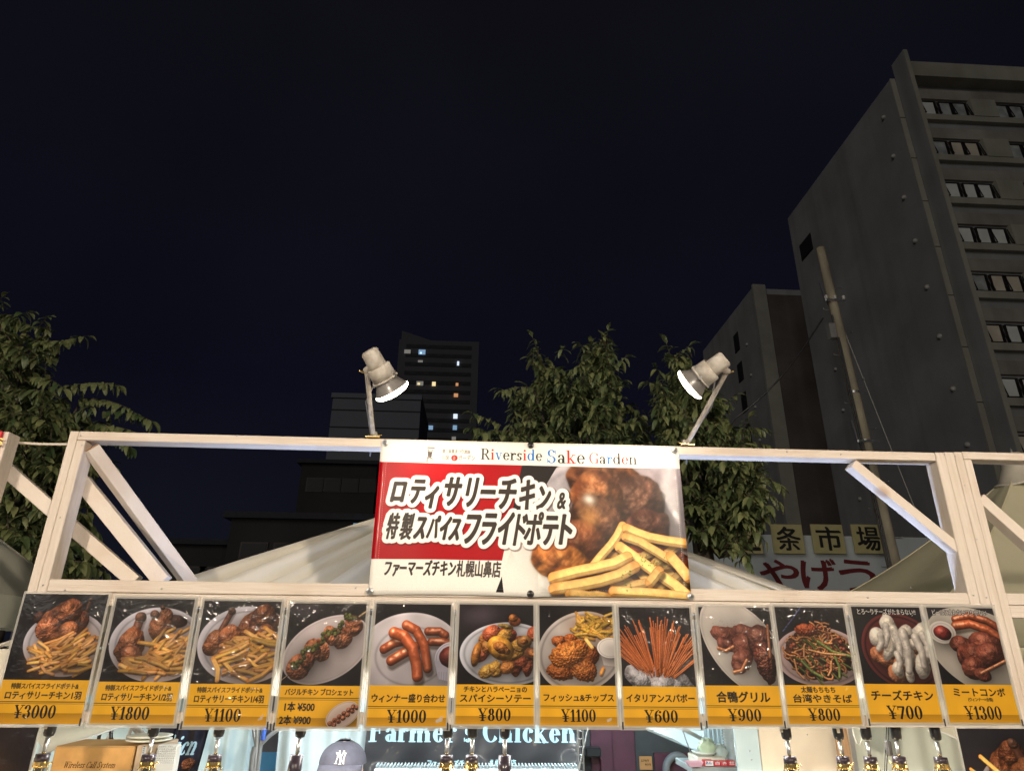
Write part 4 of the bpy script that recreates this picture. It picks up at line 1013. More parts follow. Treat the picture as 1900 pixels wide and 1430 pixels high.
t = thing('office_block', 'plain blue grey block left of the distant tower, lit flat wall', 'building', ((a.x+b.x)/2, YG+5, 0))
blk = mat('blue grey panel wall', (.135, .145, .175), .8, var=.05, scale=.2)
MB().box(a.x, b.x+2, YG, YG+10, 0, a.z-.002).build('wall', blk, t)
MB().box(a.x-.15, b.x+2.1, YG-.2, YG+10.1, a.z, a.z+.5).build('roof', blk, t)
for dz in (1.2, 3.0): MB().box(a.x, b.x+2, YG-.05, YG-.005, a.z-dz-.12, a.z-dz).build('joint', tower_d, t)
for i, (xa, xb, ya, Y, lab) in enumerate(((430, 690, 962, 30., 'low dark house just above the left slope of the striped tent'), (300, 440, 1010, 34., 'very dark low building behind the slanting white braces'), (560, 700, 860, 48., 'dark mid-rise behind the tent, left of the banner'))):
    a = at(xa, ya, Y); b = at(xb, ya, Y)
    t = thing('dark_building', lab, 'building', ((a.x+b.x)/2, Y+4, 0))
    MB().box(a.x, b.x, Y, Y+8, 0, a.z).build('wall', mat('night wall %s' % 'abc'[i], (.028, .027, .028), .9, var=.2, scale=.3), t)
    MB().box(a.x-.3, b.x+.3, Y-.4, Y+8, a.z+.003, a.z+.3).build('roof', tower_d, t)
    for q in range(4):
        x = a.x+(b.x-a.x)*(q+.4)/4.3
        fo = MB().box(x, x+1.3, Y-.06, Y-.005, a.z-2.2, a.z-1.1).build('window', frame_d, t)
        MB().box(x+.07, x+1.23, Y-.08, Y-.063, a.z-2.13, a.z-1.17).build('pane', dark_in, fo)
p = at(665, 973, 29.); MB_ = MB().box(p.x-.3, p.x+.3, 29.3, 29.5, p.z-.12, p.z+.12)
t = thing('wall_lamp', 'tiny bluish lamp above the tent beside the banner edge', 'lamp', (p.x, 29.4, p.z)); MB_.build('lens', W_['b'], t)
MB().box(p.x-.34, p.x+.34, 29.51, 29.9, p.z-.15, p.z+.16).build('housing', black_plastic, t)
# ------------------------------------------------------------------ cherry trees: drooping serrated leaves on arching shoots
def leaf_mesh(seed):
    rs = random.Random(seed); L = 1.0; W = .235; n = 6
    v = []; f = []
    for i in range(n+1):
        t = i/n; w = W*(math.sin(math.pi*min(1, t*.93+.04))**.8)*(1-.25*t)
        x = L*t; z = -.55*t*t+rs.uniform(-.01, .01)+.10*t
        v += [(x*.94, -w, z+w*.34), (x*.94, 0, z), (x*.94, w, z+w*.34)]
    for i in range(n):
        b = i*3; f += [(b, b+1, b+4, b+3), (b+1, b+2, b+5, b+4)]
    me = bpy.data.meshes.new('leaf'); me.from_pydata(v, [], f); me.update(); me.polygons.foreach_set('use_smooth', [True]*len(f))
    return np.array(v), f, me
leafs = [leaf_mesh(k) for k in range(4)]
def leaf_mat(name, c0, c1):
    m = bpy.data.materials.new(name); m.use_nodes = True; N = m.node_tree.nodes; L = m.node_tree.links; b = N['Principled BSDF']
    g = N.new('ShaderNodeNewGeometry'); cr = N.new('ShaderNodeValToRGB'); cr.color_ramp.elements[0].color = (*c0, 1); cr.color_ramp.elements[1].color = (*c1, 1)
    L.new(g.outputs['Random Per Island'], cr.inputs[0]); L.new(cr.outputs[0], b.inputs['Base Color']); b.inputs['Roughness'].default_value = .45
    tr = N.new('ShaderNodeBsdfTranslucent'); mx_ = N.new('ShaderNodeMixShader'); mx_.inputs[0].default_value = .25
    L.new(cr.outputs[0], tr.inputs['Color']); L.new(b.outputs[0], mx_.inputs[1]); L.new(tr.outputs[0], mx_.inputs[2]); L.new(mx_.outputs[0], N['Material Output'].inputs['Surface'])
    return m
leaf_g = leaf_mat('cherry leaf', (.05, .085, .032), (.22, .24, .10))
leaf_s = mat('cherry leaf paler', (.15, .175, .075), .45, var=.3, scale=9, trans=.2)
for _, _, me in leafs: me.materials.append(leaf_s)
bark = mat('cherry bark', (.07, .055, .04), .9, var=.3, scale=8, bump=.5, bscale=30)
def leafy_tree(label, trunk, polys, tips, depth, n_spray, leaf_len, seed, single=90):
    """polys: outlines (pixels) of the crown masses; tips: (x, y, dx, dy, length px) of shoots standing clear of the mass"""
    rs = random.Random(seed); npr = np.random.RandomState(seed)
    base = at(trunk[0], trunk[1], sum(depth)/2); base.z = 0
    t = thing('cherry_tree', label, 'tree', base, 'cherry trees behind the stall')
    fork = Vector((base.x, base.y, at(trunk[0], trunk[2], base.y).z))
    mb = MB().tube([base, base+Vector((.05, 0, fork.z*.5)), fork], .14, 10, r2=.09); mb.build('trunk', bark, t)
    sprays = []
    def inside(p, poly):
        ins = False
        for i in range(len(poly)):
            a, b = poly[i], poly[i-1]
            if (a[1] > p[1]) != (b[1] > p[1]) and p[0] < (b[0]-a[0])*(p[1]-a[1])/(b[1]-a[1])+a[0]: ins = not ins
        return ins
    areas = []
    for poly in polys:
        xs = [p[0] for p in poly]; ys = [p[1] for p in poly]; areas.append((max(xs)-min(xs))*(max(ys)-min(ys)))
    for poly, ar in zip(polys, areas):
        xs = [p[0] for p in poly]; ys = [p[1] for p in poly]; cx = sum(xs)/len(xs); cyy = max(ys)
        n = int(n_spray*ar/sum(areas)); k = 0
        while k < n:
            p = (rs.uniform(min(xs), max(xs)), rs.uniform(min(ys), max(ys)))
            if not inside(p, poly): continue
            k += 1
            dx = (p[0]-cx)/(max(xs)-min(xs))*1.6+rs.uniform(-.5, .5); Y = rs.uniform(*depth)
            a0 = at(p[0], p[1], Y); d0 = Vector((dx, rs.uniform(-.7, .5), rs.uniform(.0, 1.1))); l0 = rs.uniform(.2, .5)
            e0 = proj(a0+d0.normalized()*l0*1.1)
            if not inside(e0, poly): continue
            sprays.append((a0, d0, l0))
    for (x, y, dx, dy, lp) in tips:
        Y = rs.uniform(depth[0], depth[0]*.5+depth[1]*.5)
        a = at(x, y, Y); b = at(x+dx*lp, y+dy*lp, Y-.1)
        sprays.append((a, (b-a), (b-a).length))
    limbs = MB(); twigs = MB(); V = []; F = []; nb = 0
    singles = []
    for si, (a, d, l) in enumerate(sprays):
        d = d.normalized()
        if si % 14 == 0:
            mid = fork.lerp(a, .5)+Vector((0, 0, -.12)); limbs.tube([fork, mid, a], .035, 6, r2=.008, cap=False)
        pts = []
        sag = rs.uniform(.05, .4)
        for k in range(6):
            s = k/5; pts.append(a+d*l*s+Vector((0, 0, -sag*l*s*s)))
        twigs.tube(pts, .006, 4, r2=.002, cap=False)
        nl = max(8, int(l/.019))
        for k in range(nl):
            s = (k+rs.random())/nl; i = min(4, int(s*5)); p = pts[i].lerp(pts[i+1], s*5-i); tg = (pts[i+1]-pts[i]).normalized()
            side = 1 if k % 2 else -1
            sd = tg.cross(Vector((0, 0, 1))); sd = sd.normalized() if sd.length > .1 else Vector((1, 0, 0))
            if k >= nl-2: out = tg+Vector((0, 0, rs.uniform(-.4, .1)))
            else: out = tg*rs.uniform(.2, .6)+sd*side*rs.uniform(.5, 1)+Vector((rs.uniform(-.3, .3), rs.uniform(-.35, .1), rs.uniform(-1.0, -.05)))
            out.normalize(); nrm = Vector((rs.uniform(-.3, .3), rs.uniform(-.6, .1), 1)); nrm = (nrm-out*nrm.dot(out)).normalized(); w = nrm.cross(out)
            L = leaf_len*rs.uniform(.6, 1.15)
            Mx = Matrix((out, w, nrm)).transposed()
            tip = si >= len(sprays)-len(tips)
            if tip and len(singles) < single:
                singles.append((p, Mx, L)); continue
            lv, lf, _ = leafs[rs.randrange(4)]
            m3 = np.array(Mx)*L
            V.append(lv@m3.T+np.array(p)); F.append(np.array(lf)+nb); nb += len(lv)
    limbs.build('limb', bark, t); twigs.build('twig', bark, t, kind='stuff')
    V = np.concatenate(V)-np.array(origin(t)); F = np.concatenate(F)
    me = bpy.data.meshes.new('foliage'); me.from_pydata(V.tolist(), [], F.tolist()); me.update(); me.polygons.foreach_set('use_smooth', [True]*len(F)); me.materials.append(leaf_g)
    o = bpy.data.objects.new('foliage', me); COL.objects.link(o); o.parent = t; o['kind'] = 'stuff'
    for p, Mx, L in singles:
        o = bpy.data.objects.new('leaf', leafs[rs.randrange(4)][2]); COL.objects.link(o); o.parent = t
        m4 = (Mx*L).to_4x4(); m4.translation = p-origin(t); o.matrix_local = m4
    return t
leafy_tree('large cherry tree at the far left rising above the slanted braces', (-60, 1300, 1000),
    [[(-60, 560), (30, 575), (100, 600), (110, 660), (95, 720), (190, 745), (225, 790), (210, 850), (150, 880), (200, 1010), (190, 1080), (-60, 1110)]],
    [(60, 640, 1, -.35, 60), (90, 640, 1, -.3, 75), (120, 720, 1, -.32, 110), (150, 740, 1, -.1, 120), (190, 765, 1, -.15, 105), (190, 790, 1, .0, 85), (70, 610, .5, -.7, 40), (-10, 580, .4, -.9, 50), (60, 700, 1, -.1, 70), (10, 600, .8, -.5, 60),
     (170, 850, 1, .1, 50), (120, 1000, 1, .1, 80), (130, 1040, 1, .2, 70), (100, 940, 1, .1, 60), (200, 800, 1, .3, 50)], (2.6, 4.6), 800, .118, 3)
leafy_tree('cherry tree directly behind the red banner, upright leafy shoots on top', (1090, 1300, 960),
    [[(975, 640), (1000, 625), (1035, 665), (1070, 665), (1092, 620), (1118, 603), (1145, 650), (1158, 720), (1185, 745), (1212, 785), (1215, 870), (880, 870), (885, 790), (935, 780), (985, 790), (990, 740), (945, 725), (945, 700), (985, 700)]],
    [(1000, 660, -.3, -1, 45), (1010, 690, -.5, -.6, 50), (990, 720, -1, -.2, 60), (970, 735, -1, -.4, 45), (1110, 660, .2, -1, 55), (1125, 640, .1, -1, 35), (1090, 660, -.5, -1, 35), (1140, 680, .6, -.7, 40), (930, 790, -1, -.5, 60), (900, 800, -.8, -.5, 40), (950, 800, -1, -.1, 60),
     (1150, 765, 1, -.3, 40), (990, 780, -1, .1, 45), (1040, 660, .1, -.7, 30), (1140, 720, .5, -.6, 35)], (2.7, 4.2), 620, .110, 5)
leafy_tree('cherry tree under the right spotlight hanging over the right end of the banner', (1330, 1300, 990),
    [[(1228, 640), (1250, 640), (1290, 665), (1300, 700), (1345, 720), (1350, 770), (1400, 790), (1415, 850), (1425, 890), (1430, 920), (1400, 960), (1390, 1000), (1385, 1045), (1340, 1030), (1285, 1000), (1250, 900), (1200, 860), (1205, 740)]],
    [(1250, 680, -.3, -1, 50), (1260, 660, .6, -.7, 40), (1225, 720, -.8, -.6, 35), (1370, 800, .9, -.4, 55), (1380, 820, 1, -.05, 50), (1400, 880, 1, .2, 55), (1405, 900, .8, .5, 50), (1340, 760, .6, -.9, 40), (1360, 860, 1, -.3, 40), (1380, 800, .3, -1, 35),
     (1370, 960, .8, .4, 60), (1360, 1000, .6, .8, 55), (1380, 930, 1, .3, 50), (1225, 700, -.3, -.8, 30)], (2.7, 4.2), 680, .112, 8)
# ------------------------------------------------------------------ timber front of the stall
t_ = time.time()
fr = thing('stall_frame', 'whitewashed timber stall frame that carries the red banner and the menu posters', 'stall frame', (.2, .04, 0))
D0, D1 = 0.0, .075
def member(name, x0, x1, z0, z1, m, y0=D0, y1=D1, parent=fr): return MB().box(x0, x1, y0, y1, z0, z1, .0025).build(name, m, parent)
member('post', -1.646, -1.6125, 0, 2.884, wood_v); member('post', -1.611, -1.578, 0, 2.846, wood_v)
member('top_rail', -1.611, 1.936, 2.848, 2.884, wood_h)
member('post', 1.9385, 1.979, 0, 2.886, wood_v); member('post', 1.9805, 2.0205, 0, 2.888, wood_v)
member('cross_rail', -1.577, 1.937, 2.269, 2.313, wood_h, D0+.002); member('cross_rail', -1.577, 1.972, 2.222, 2.267, wood_h, D0+.004)
member('bottom_rail', -1.577, 1.937, 1.838, 1.874, wood_h, .010, .05)
def brace(pa, pb, ya, yb, w, h, upv=(0, 0, 1), m=wood_d, parent=fr):
    a = at(pa[0], pa[1], ya); b = at(pb[0], pb[1], yb)
    return MB().bar(a, b, w, h, upv, .002).build('brace', m, parent)
brace((152, 892), (304, 1080), .105, .16, .06, .058)
co = brace((169, 832), (353, 1082), .03, .42, .05, .050)
a_ = at(169, 832, .03); b_ = at(353, 1082, .42); d_ = (b_-a_).normalized()
MB().bar(a_-d_*.004, a_-d_*.0005, .046, .046).build('sawn_end', raw_wood, fr)
brace((1578, 862), (1790, 1034), .035, .035, .055, .040)
# screws of the frame
for px, py in ((1455, 1112), (1690, 1090), (120, 1094), (660, 1090), (1610, 1108), (300, 1092), (150, 808), (152, 826), (1752, 843), (1772, 846), (80, 1085), (84, 1103), (1806, 1104), (1830, 1108), (1560, 843), (440, 808), (1460, 838), (1812, 1000), (1790, 900), (112, 960)):
    p = at(px, py, 0); MB().lathe([(0, .003), (.002, .003), (.002, 0)], (p.x, -.0005, p.z), (0, -1, 0), 8).build('screw', steel, fr)

# neighbouring frame on the right
fr2 = thing('stall_frame', 'neighbouring timber stall frame cut off by the right edge of the picture', 'stall frame', (2.6, .04, 0))
member('post', 2.0225, 2.058, 0, 2.89, wood_v, parent=fr2); member('post', 2.0595, 2.094, 0, 2.857, wood_v, parent=fr2)
member('top_rail', 2.0595, 4.4, 2.859, 2.892, wood_h, parent=fr2)
member('cross_rail', 2.095, 4.4, 2.270, 2.314, wood_h, D0+.002, parent=fr2); member('cross_rail', 2.095, 4.4, 2.222, 2.268, wood_h, D0+.004, parent=fr2)
brace((1812, 925), (1935, 1035), .03, .03, .055, .045, parent=fr2)
member('post', 4.36, 4.40, 0, 2.856, wood_v, parent=fr2)
# neighbouring frame on the left with its little red sign
fr3 = thing('stall_frame', 'neighbouring timber frame end at the far left edge beside the red sign', 'stall frame', (-2.0, .04, 0))
pe_ = at(21, 812, 0).x
member('post', pe_-.034, pe_, 0, 2.868, wood_v, -.02, .05, fr3)
member('top_rail', -4.4, pe_-.036, 2.83, 2.868, wood_h, -.02, .05, fr3)
brace((-8, 853), (252, 1080), .09, .20, .058, .052, parent=fr3)
a_ = at(18, 820, .06); b_ = at(130, 824, .07)
MB().tube([a_, a_.lerp(b_, .5)+Vector((0, 0, -.004)), b_+Vector((.02, 0, 0))], .0055, 8).build('tie_rod', wood_h, fr3)
sg = thing('red_sign', 'small red sign board with yellow lettering cut off at the left edge', 'sign', (-2.2, -.03, 2.75))
q0 = at(-120, 900, -.03); q1 = at(9, 806, -.03)
MB().box(-2.5, pe_-.018, -.036, -.022, 2.64, 2.866, .001).build('board', mat('red sign face', (.72, .03, .04), .5, var=.04), sg)
p = at(-14, 822, -.037)
text_part('S', 'character', sg, at(-9, 826, -.037), (1, 0, 0), (0, 0, 1), .028, .030, .0015, mat('yellow lettering', (.9, .75, .25), .5), .03)

# ------------------------------------------------------------------ banner
c = banner_image(); bi = c.image('banner_print')
bn = thing('banner', 'wide red and white banner of rotisserie chicken and fries screwed to the timber frame', 'banner', (.21, -.01, 2.27))
bxl, bxr, bzb, bzt = -.4035, .8245, 2.2735, 2.8765
def BP(u, v):
    w = .0022*math.sin(u*9)*math.sin(v*5+1)+.0016*math.sin(u*23+v*3)+.002*math.exp(-((v-.02)/.03)**2)*math.sin(u*30)
    sag = .004*math.sin(math.pi*((u*2) % 1))
    return (bxl+(bxr-bxl)*u, -.010+w, bzb+(bzt-bzb)*v+(sag if v < .5 else -sag*.6)*abs(2*v-1))
sheet('vinyl_sheet', BP, print_mat('printed vinyl', bi, .38, coat=.15, bump=.04, bscale=900, mulc=(.93, .93, .93)), bn, 60, 30, th=.0008)
for (x, z, mm) in ((bxl+.016, bzt-.014, steel), (bxr-.018, bzt-.014, steel), (bxl+.006, bzb+.012, steel), (bxr-.004, bzb+.010, steel), (.208, bzt-.008, black_plastic), (.206, bzb+.010, black_plastic)):
    g_ = MB().lathe([(0, .0135), (.0016, .0135), (.0024, .011), (.0025, .006), (.0045, .0055), (.005, 0)], (x, -.0135, z), (0, -1, 0), 20).build('washer', mm, bn)
    MB().box(x-.0035, x+.0035, -.0192, -.0186, z-.0006, z+.0006).build('screw_slot', black_plastic, g_)

# ------------------------------------------------------------------ menu posters
film = mat('clear laminating film', (.72, .70, .64), .12, var=.03, coat=.5, alpha=.42)
NAMES = {1: 'roast whole chicken with fries, ¥3000, far left', 2: 'half chicken with fries, ¥1800', 3: 'quarter chicken and fries, ¥1100, third from left', 4: 'basil chicken skewer with ¥500 and ¥900 prices',
         5: 'sausages with ketchup cup, ¥1000', 6: 'spicy chicken and jalapeno saute, ¥800', 7: 'fish and chips, ¥1100', 8: 'fried spaghetti sticks in a wrapped cup, ¥600',
         9: 'sliced duck grill on an oval plate, ¥900', 10: 'Taiwanese noodles with greens, ¥800', 11: 'cheese covered chicken in a red bowl, ¥700', 12: 'meat combo of sausages and duck, ¥1300, far right of the row'}
XS = {1: (-1.645, -1.343), 2: (-1.325, -1.025), 3: (-1.008, -.708), 4: (-.694, -.395), 5: (-.380, -.082), 6: (-.070, .228), 7: (.231, .527), 8: (.533, .825), 9: (.838, 1.134), 10: (1.137, 1.427), 11: (1.439, 1.731), 12: (1.740, 2.028)}
ZT = {1: 2.260, 2: 2.254, 3: 2.250, 4: 2.246, 5: 2.248, 6: 2.250, 7: 2.250, 8: 2.248, 9: 2.252, 10: 2.256, 11: 2.261, 12: 2.262}
rs = random.Random(4)
def hang_poster(k, x0, x1, zb, zt, y, label, group='laminated menu posters'):
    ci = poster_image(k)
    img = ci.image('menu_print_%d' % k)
    t = thing('menu_poster', label, 'poster', ((x0+x1)/2, y, zb), group)
    ph = rs.uniform(0, 6); kk = rs.uniform(-.002, .002)
    def P(u, v): return (x0+(x1-x0)*u+kk*(v-.5), y+.0012*math.sin(u*6+ph)*math.sin(v*5+ph)+.0008*math.sin(v*17+u*9+ph)+.001*(u-.5)*(1-v), zb+(zt-zb)*v)
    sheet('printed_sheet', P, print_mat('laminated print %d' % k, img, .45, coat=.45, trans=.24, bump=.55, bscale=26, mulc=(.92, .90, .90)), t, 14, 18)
    def Q(u, v): X, Y, Z = P(u, v); e = .0085; return (X+(u-.5)*2*e, Y+.0016, Z+(v-.5)*2*e)
    sheet('film_sleeve', Q, film, t, 4, 6)
    for sx_, v0 in ((0, .0), (1, .0)):
        if rs.random() < .6:
            X, Y, Z = P(sx_, v0); MB().box(X-.0025, X+.0025, Y-.0015, Y-.0005, Z-.006, Z+.018).build('clip', black_plastic, t)
    return t
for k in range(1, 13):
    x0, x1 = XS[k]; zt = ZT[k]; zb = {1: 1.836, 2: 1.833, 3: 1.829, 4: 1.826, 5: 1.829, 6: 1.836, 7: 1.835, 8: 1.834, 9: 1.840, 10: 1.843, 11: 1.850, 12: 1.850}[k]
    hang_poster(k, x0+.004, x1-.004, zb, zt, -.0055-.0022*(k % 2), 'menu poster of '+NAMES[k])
p = at(72, 1349, -.03); hang_poster(13, p.x-.30, p.x, p.z-.424, p.z, -.03, 'poster of golden fries cut off at the lower left corner', 'posters below the menu row')
p = at(1774, 1350, -.03); hang_poster(14, p.x+.002, p.x+.30, p.z-.424, p.z-.001, -.03, 'poster of roast chicken and fries at the lower right corner', 'posters below the menu row')

# ------------------------------------------------------------------ two spotlights over the banner
lens_m = mat('glowing spotlight glass', (1, .93, .80), .3, emit=14, ecol=(1, .90, .74))
refl_m = mat('grey reflector bulb', (.20, .19, .18), .3, var=.12, scale=8, coat=.3)
def spot(base_px, top_px, dy, back_px, back_y, lens_px, lens_y, label, side, aim, power):
    base = at(*base_px, 0.02); base.z = 2.886
    top = at(*top_px, -dy)
    t = thing('spotlight', label, 'spotlight', base, 'spotlights clamped to the top rail')
    MB().box(base.x-.030, base.x+.030, base.y-.035, base.y+.04, 2.8865, 2.892, .001).build('base_plate', brass, t)
    MB().tube([base+Vector((0, 0, .005)), base.lerp(top, .5), top], .0095, 12).build('arm', white_enamel, t)
    mb = MB().lathe([(-.012, .013), (.012, .013)], base+Vector((0, 0, .02)), (1, 0, 0), 14); mb.build('knuckle', white_enamel, t)
    w_ = MB().tube([base+Vector((-.018*side, -.0, .018)), base+Vector((-.034*side, 0, .020))], .004, 6); w_.bar(base+Vector((-.036*side, 0, .008)), base+Vector((-.036*side, 0, .036)), .005, .004); w_.build('wing_nut', brass, t)
    A = at(*back_px, back_y); B = at(*lens_px, lens_y); L = (B-A).length; d = (B-A).normalized()
    hd = MB().lathe([(0, 0), (0, .024), (.004, .031), (.008, .033), (.385*L, .035), (.40*L, .033)], A, d, 28).build('socket_housing', white_enamel, t)
    MB().lathe([(.40*L, .030), (.40*L, .041), (.415*L, .0455), (.70*L, .0475), (.70*L, .043)], A, d, 28).build('lamp_collar', white_enamel, t)
    rg = MB().lathe([(.702*L, .0440), (.702*L, .0515), (.735*L, .0515), (.735*L, .0440)], A, d, 28).build('ring', white_enamel, t)
    for an in (0.4, 2.5, 4.6):
        u = d.orthogonal().normalized(); q = Matrix.Rotation(an, 3, d) @ u
        MB().bar(A+d*(.66*L)+q*.050, A+d*(.75*L)+q*.054, .008, .005, q).build('clip', steel, rg)
    MB().lathe([(.737*L, .043), (.80*L, .0465), (.90*L, .056), (.985*L, .0655)], A, d, 32).build('reflector', refl_m, t)
    MB().lathe([(.986*L, .0660), (1.005*L, .068), (1.045*L, .0665), (1.095*L, .054), (1.13*L, .030), (1.135*L, 0)], A, d, 32).build('lens', lens_m, t)
    hinge = top
    MB().tube([A+d*.02+Vector((0, .034, 0)), A.lerp(top, .6)+Vector((-.03*side, .05, -.03)), top.lerp(base, .4)+Vector((.016*side, .012, 0)), base+Vector((.014*side, .014, .02)), base+Vector((.02*side, .075, -.05))], .0035, 6).build('cable', mat('grey flex', (.25, .25, .24), .6), t)
    MB().tube([hinge-d*.01, A.lerp(B, .30)], .012, 10).build('swivel', white_enamel, t)
    w2 = MB().tube([hinge, hinge+Vector((.028*side, -.012, .004))], .0045, 6); w2.bar(hinge+Vector((.030*side, -.013, -.012)), hinge+Vector((.030*side, -.013, .018)), .005, .004); w2.build('wing_nut', brass, t)
    light('spot_beam', 'SPOT', B+d*.03, power, (1, .86, .66), t, to=Vector(aim), spot_size=R(120), spot_blend=1.0, shadow_soft_size=.05)
    return t
spot((693, 815), (681, 692), .29, (684, 650), -.36, (727, 724), -.27, 'white spotlight on an arm over the left end of the banner', -1, (.10, -.0, 2.42), 12)
spot((1272, 826), (1347, 692), .29, (1347, 664), -.36, (1281, 713), -.27, 'white spotlight on a slanting arm over the right end of the banner', 1, (.42, 0, 2.62), 13)

# ------------------------------------------------------------------ hanging cage lamps on a track behind the posters
track = thing('lamp_track', 'black lamp track along the lower edge of the posters', 'lamp track', (.15, .075, 1.85))
MB().box(-1.56, 1.93, .055, .090, 1.838, 1.860, .002).build('rail', black_plastic, track)
bulb_m = mat('glowing bulb', (1, .88, .55), .3, emit=22, ecol=(1, .86, .52)); cap_m = mat('dark lamp cap', (.035, .022, .035), .35, coat=.3)
label_m = mat('pale rating label', (.55, .5, .38), .6)
def make_lamp(dark_tube=False):
    t = thing('hanging_lamp', 'x', 'lamp', (0, 0, 0), 'cage lamps hanging from the track')
    o = MB().lathe([(0, .0185), (-.050, .0185), (-.060, .016), (-.064, .008), (-.064, 0)], (0, 0, .010), (0, 0, 1), 20).build('adapter', black_plastic, t)
    MB().box(-.013, -.002, -.0198, -.0183, -.028, -.012).build('rating_label', label_m, o)
    MB().lathe([(-.056, .004), (-.056, .0075), (-.098, .0075), (-.102, .005), (-.108, .0045)], (0, 0, 0), (0, 0, 1), 12).build('stem', steel, t)
    MB().sphere((0, 0, -.1025), .0065, 6).build('ball_joint', brass, t)
    if dark_tube:
        MB().lathe([(-.107, 0), (-.107, .0225), (-.19, .0245), (-.19, .020)], (0, 0, 0), (0, 0, 1), 20).build('cap', cap_m, t)
    else:
        MB().lathe([(-.107, 0), (-.107, .0225), (-.128, .0235), (-.128, .0225)], (0, 0, 0), (0, 0, 1), 20).build('cap', cap_m, t)
        MB().lathe([(-.1285, .0235), (-.146, .0245), (-.146, .0225)], (0, 0, 0), (0, 0, 1), 20).build('collar', brass, t)
        MB().lathe([(-.1465, .0175), (-.168, .0165), (-.168, .010)], (0, 0, 0), (0, 0, 1), 14).build('bulb_socket', black_plastic, t)
        ey = MB(); ey.tube([(.026, 0, -.136), (.036, 0, -.130), (.043, 0, -.136), (.036, 0, -.143), (.026, 0, -.138)], .0022, 6); ey.build('eyelet', brass, t)
        cg = MB()
        for k in range(8):
            a = 2*math.pi*k/8; cg.tube([(r*math.cos(a), r*math.sin(a), z) for z, r in ((-.140, .0245), (-.165, .031), (-.195, .044), (-.225, .047), (-.250, .036), (-.262, .012))], .0013, 5, cap=False)
        cg.tube([(.0465*math.cos(2*math.pi*k/24), .0465*math.sin(2*math.pi*k/24), -.222) for k in range(25)], .0013, 5, cap=False)
        cg.build('wire_cage', brass, t)
    MB().lathe([(-.169 if not dark_tube else -.191, .010), (-.180 if not dark_tube else -.192, .018), (-.20, .029), (-.222, .030), (-.238, .021), (-.244, 0)], (0, 0, 0), (0, 0, 1), 16).build('bulb', bulb_m, t)
    return t
cage = make_lamp(); tubep = make_lamp(True)
LX = [(95, 'leftmost cage lamp, in front of the cardboard box', 0, .10), (286, 'cage lamp in front of the bubble wrapped parcel', 0, .0), (408, 'cage lamp in front of the pale blue tent wall, below the ¥1100 quarter chicken poster', 0, .08), (560, 'closed brown lamp left of the person in the cap', 1, .12),
      (831, 'cage lamp under the ¥1000 sausage poster, left of a pair before the black banner', 0, 0), (877, 'cage lamp in the middle before the black banner', 0, 0), (937, 'closed brown lamp before the word Chicken', 1, 0),
      (1457, 'cage lamp in front of cream board, below the ¥900 poster edge', 0, -.05), (1553, 'cage lamp beside the wooden post', 0, -.07), (1605, 'cage lamp below the ¥700 cheese chicken poster, left of the power cord', 0, -.10), (1661, 'cage lamp right of the power cord', 0, -.12), (1733, 'rightmost cage lamp before the cream triangle of cloth', 0, -.14)]
used = set()
for px, lab, kind, tilt in LX:
    src = tubep if kind else cage
    if kind not in used: o = src; used.add(kind)
    else: o = copy_tree(src)
    p = at(px, 1349, .072); o.location = (p.x, .072, p.z-.003 if 0 else 1.842); o['label'] = lab
    o.rotation_euler = (0, R(tilt*28), R(random.Random(px).uniform(-160, 160)) if not kind else 0)
    if px in (95, 1553): o.rotation_euler.z = R(0)
print('stall', time.time()-t_)
# ------------------------------------------------------------------ tents
striped = mat('cream tent canvas seen at night', (.74, .70, .60), .8, var=.06, scale=2, bump=.15, bscale=40, trans=.2)
pk = at(905, 905, 1.75)
def canopy(name_label, peak, xl, xr, yf, yb, ze, m, folds=14, sagf=.0, amp=.02, seam=True, group='tent canopies', pw=1.0, zr=None, segs=24):
    t = thing('tent_canopy', name_label, 'tent', (peak.x, (yf+yb)/2, 0), group)
    zr = ze if zr is None else zr
    C4 = [(xl, yf, ze), (xr, yf, zr), (xr, yb, zr), (xl, yb, ze)]
    for i in range(4):
        a, b = Vector(C4[i]), Vector(C4[(i+1) % 4]); nrm = ((b-a).cross(peak-a)).normalized()
        def P(u, v, a=a, b=b, nrm=nrm):
            e = a.lerp(b, u); h = v**pw; p = Vector((e.x+(peak.x-e.x)*v, e.y+(peak.y-e.y)*v, e.z+(peak.z-e.z)*h))
            return p+nrm*(amp*math.sin(u*folds*math.pi)*math.sin(math.pi*min(1, v*1.02))**.6+amp*.4*math.sin(u*folds*2.3+v*4))-nrm*sagf*math.sin(math.pi*v)
        sheet('roof_panel', P, m, t, 80, segs)
        if seam:
            MB().tube([P(0, v) for v in np.linspace(0, 1, segs+1)], .008, 6).build('seam', m, t)
        vl = [Vector((0, 0, -.16)) for _ in range(2)]
        def V(u, v, a=a, b=b): e = a.lerp(b, u); return (e.x, e.y, e.z-.16*(1-v)-.006*math.sin(u*40)*(1-v))
        sheet('valance', V, m, t, 30, 2)
    for x, y, _ in C4: MB().bar((x, y, 0), (x, y, ze-.01), .045, .045, (1, 0, 0)).build('pole', steel, t)
    return t
canopy('cream pleated tent canopy whose peak hides behind the red banner', pk, -1.82, 1.93, .16, 3.3, 2.07, striped, folds=34, amp=.045, zr=2.08)
pkL = at(-160, 882, .9); cL = at(150, 1118, 1.7)
canopy('pale tent canopy cut off by the left edge, lower than the braces', pkL, pkL.x-1.2, cL.x, .15, 1.7, cL.z, mat('grey green tent cloth', (.50, .50, .42), .8, var=.05, trans=.2), folds=3, amp=.012)
m_y = mat('cream yellow tent cloth', (.66, .62, .44), .75, var=.05, scale=2, trans=.35)
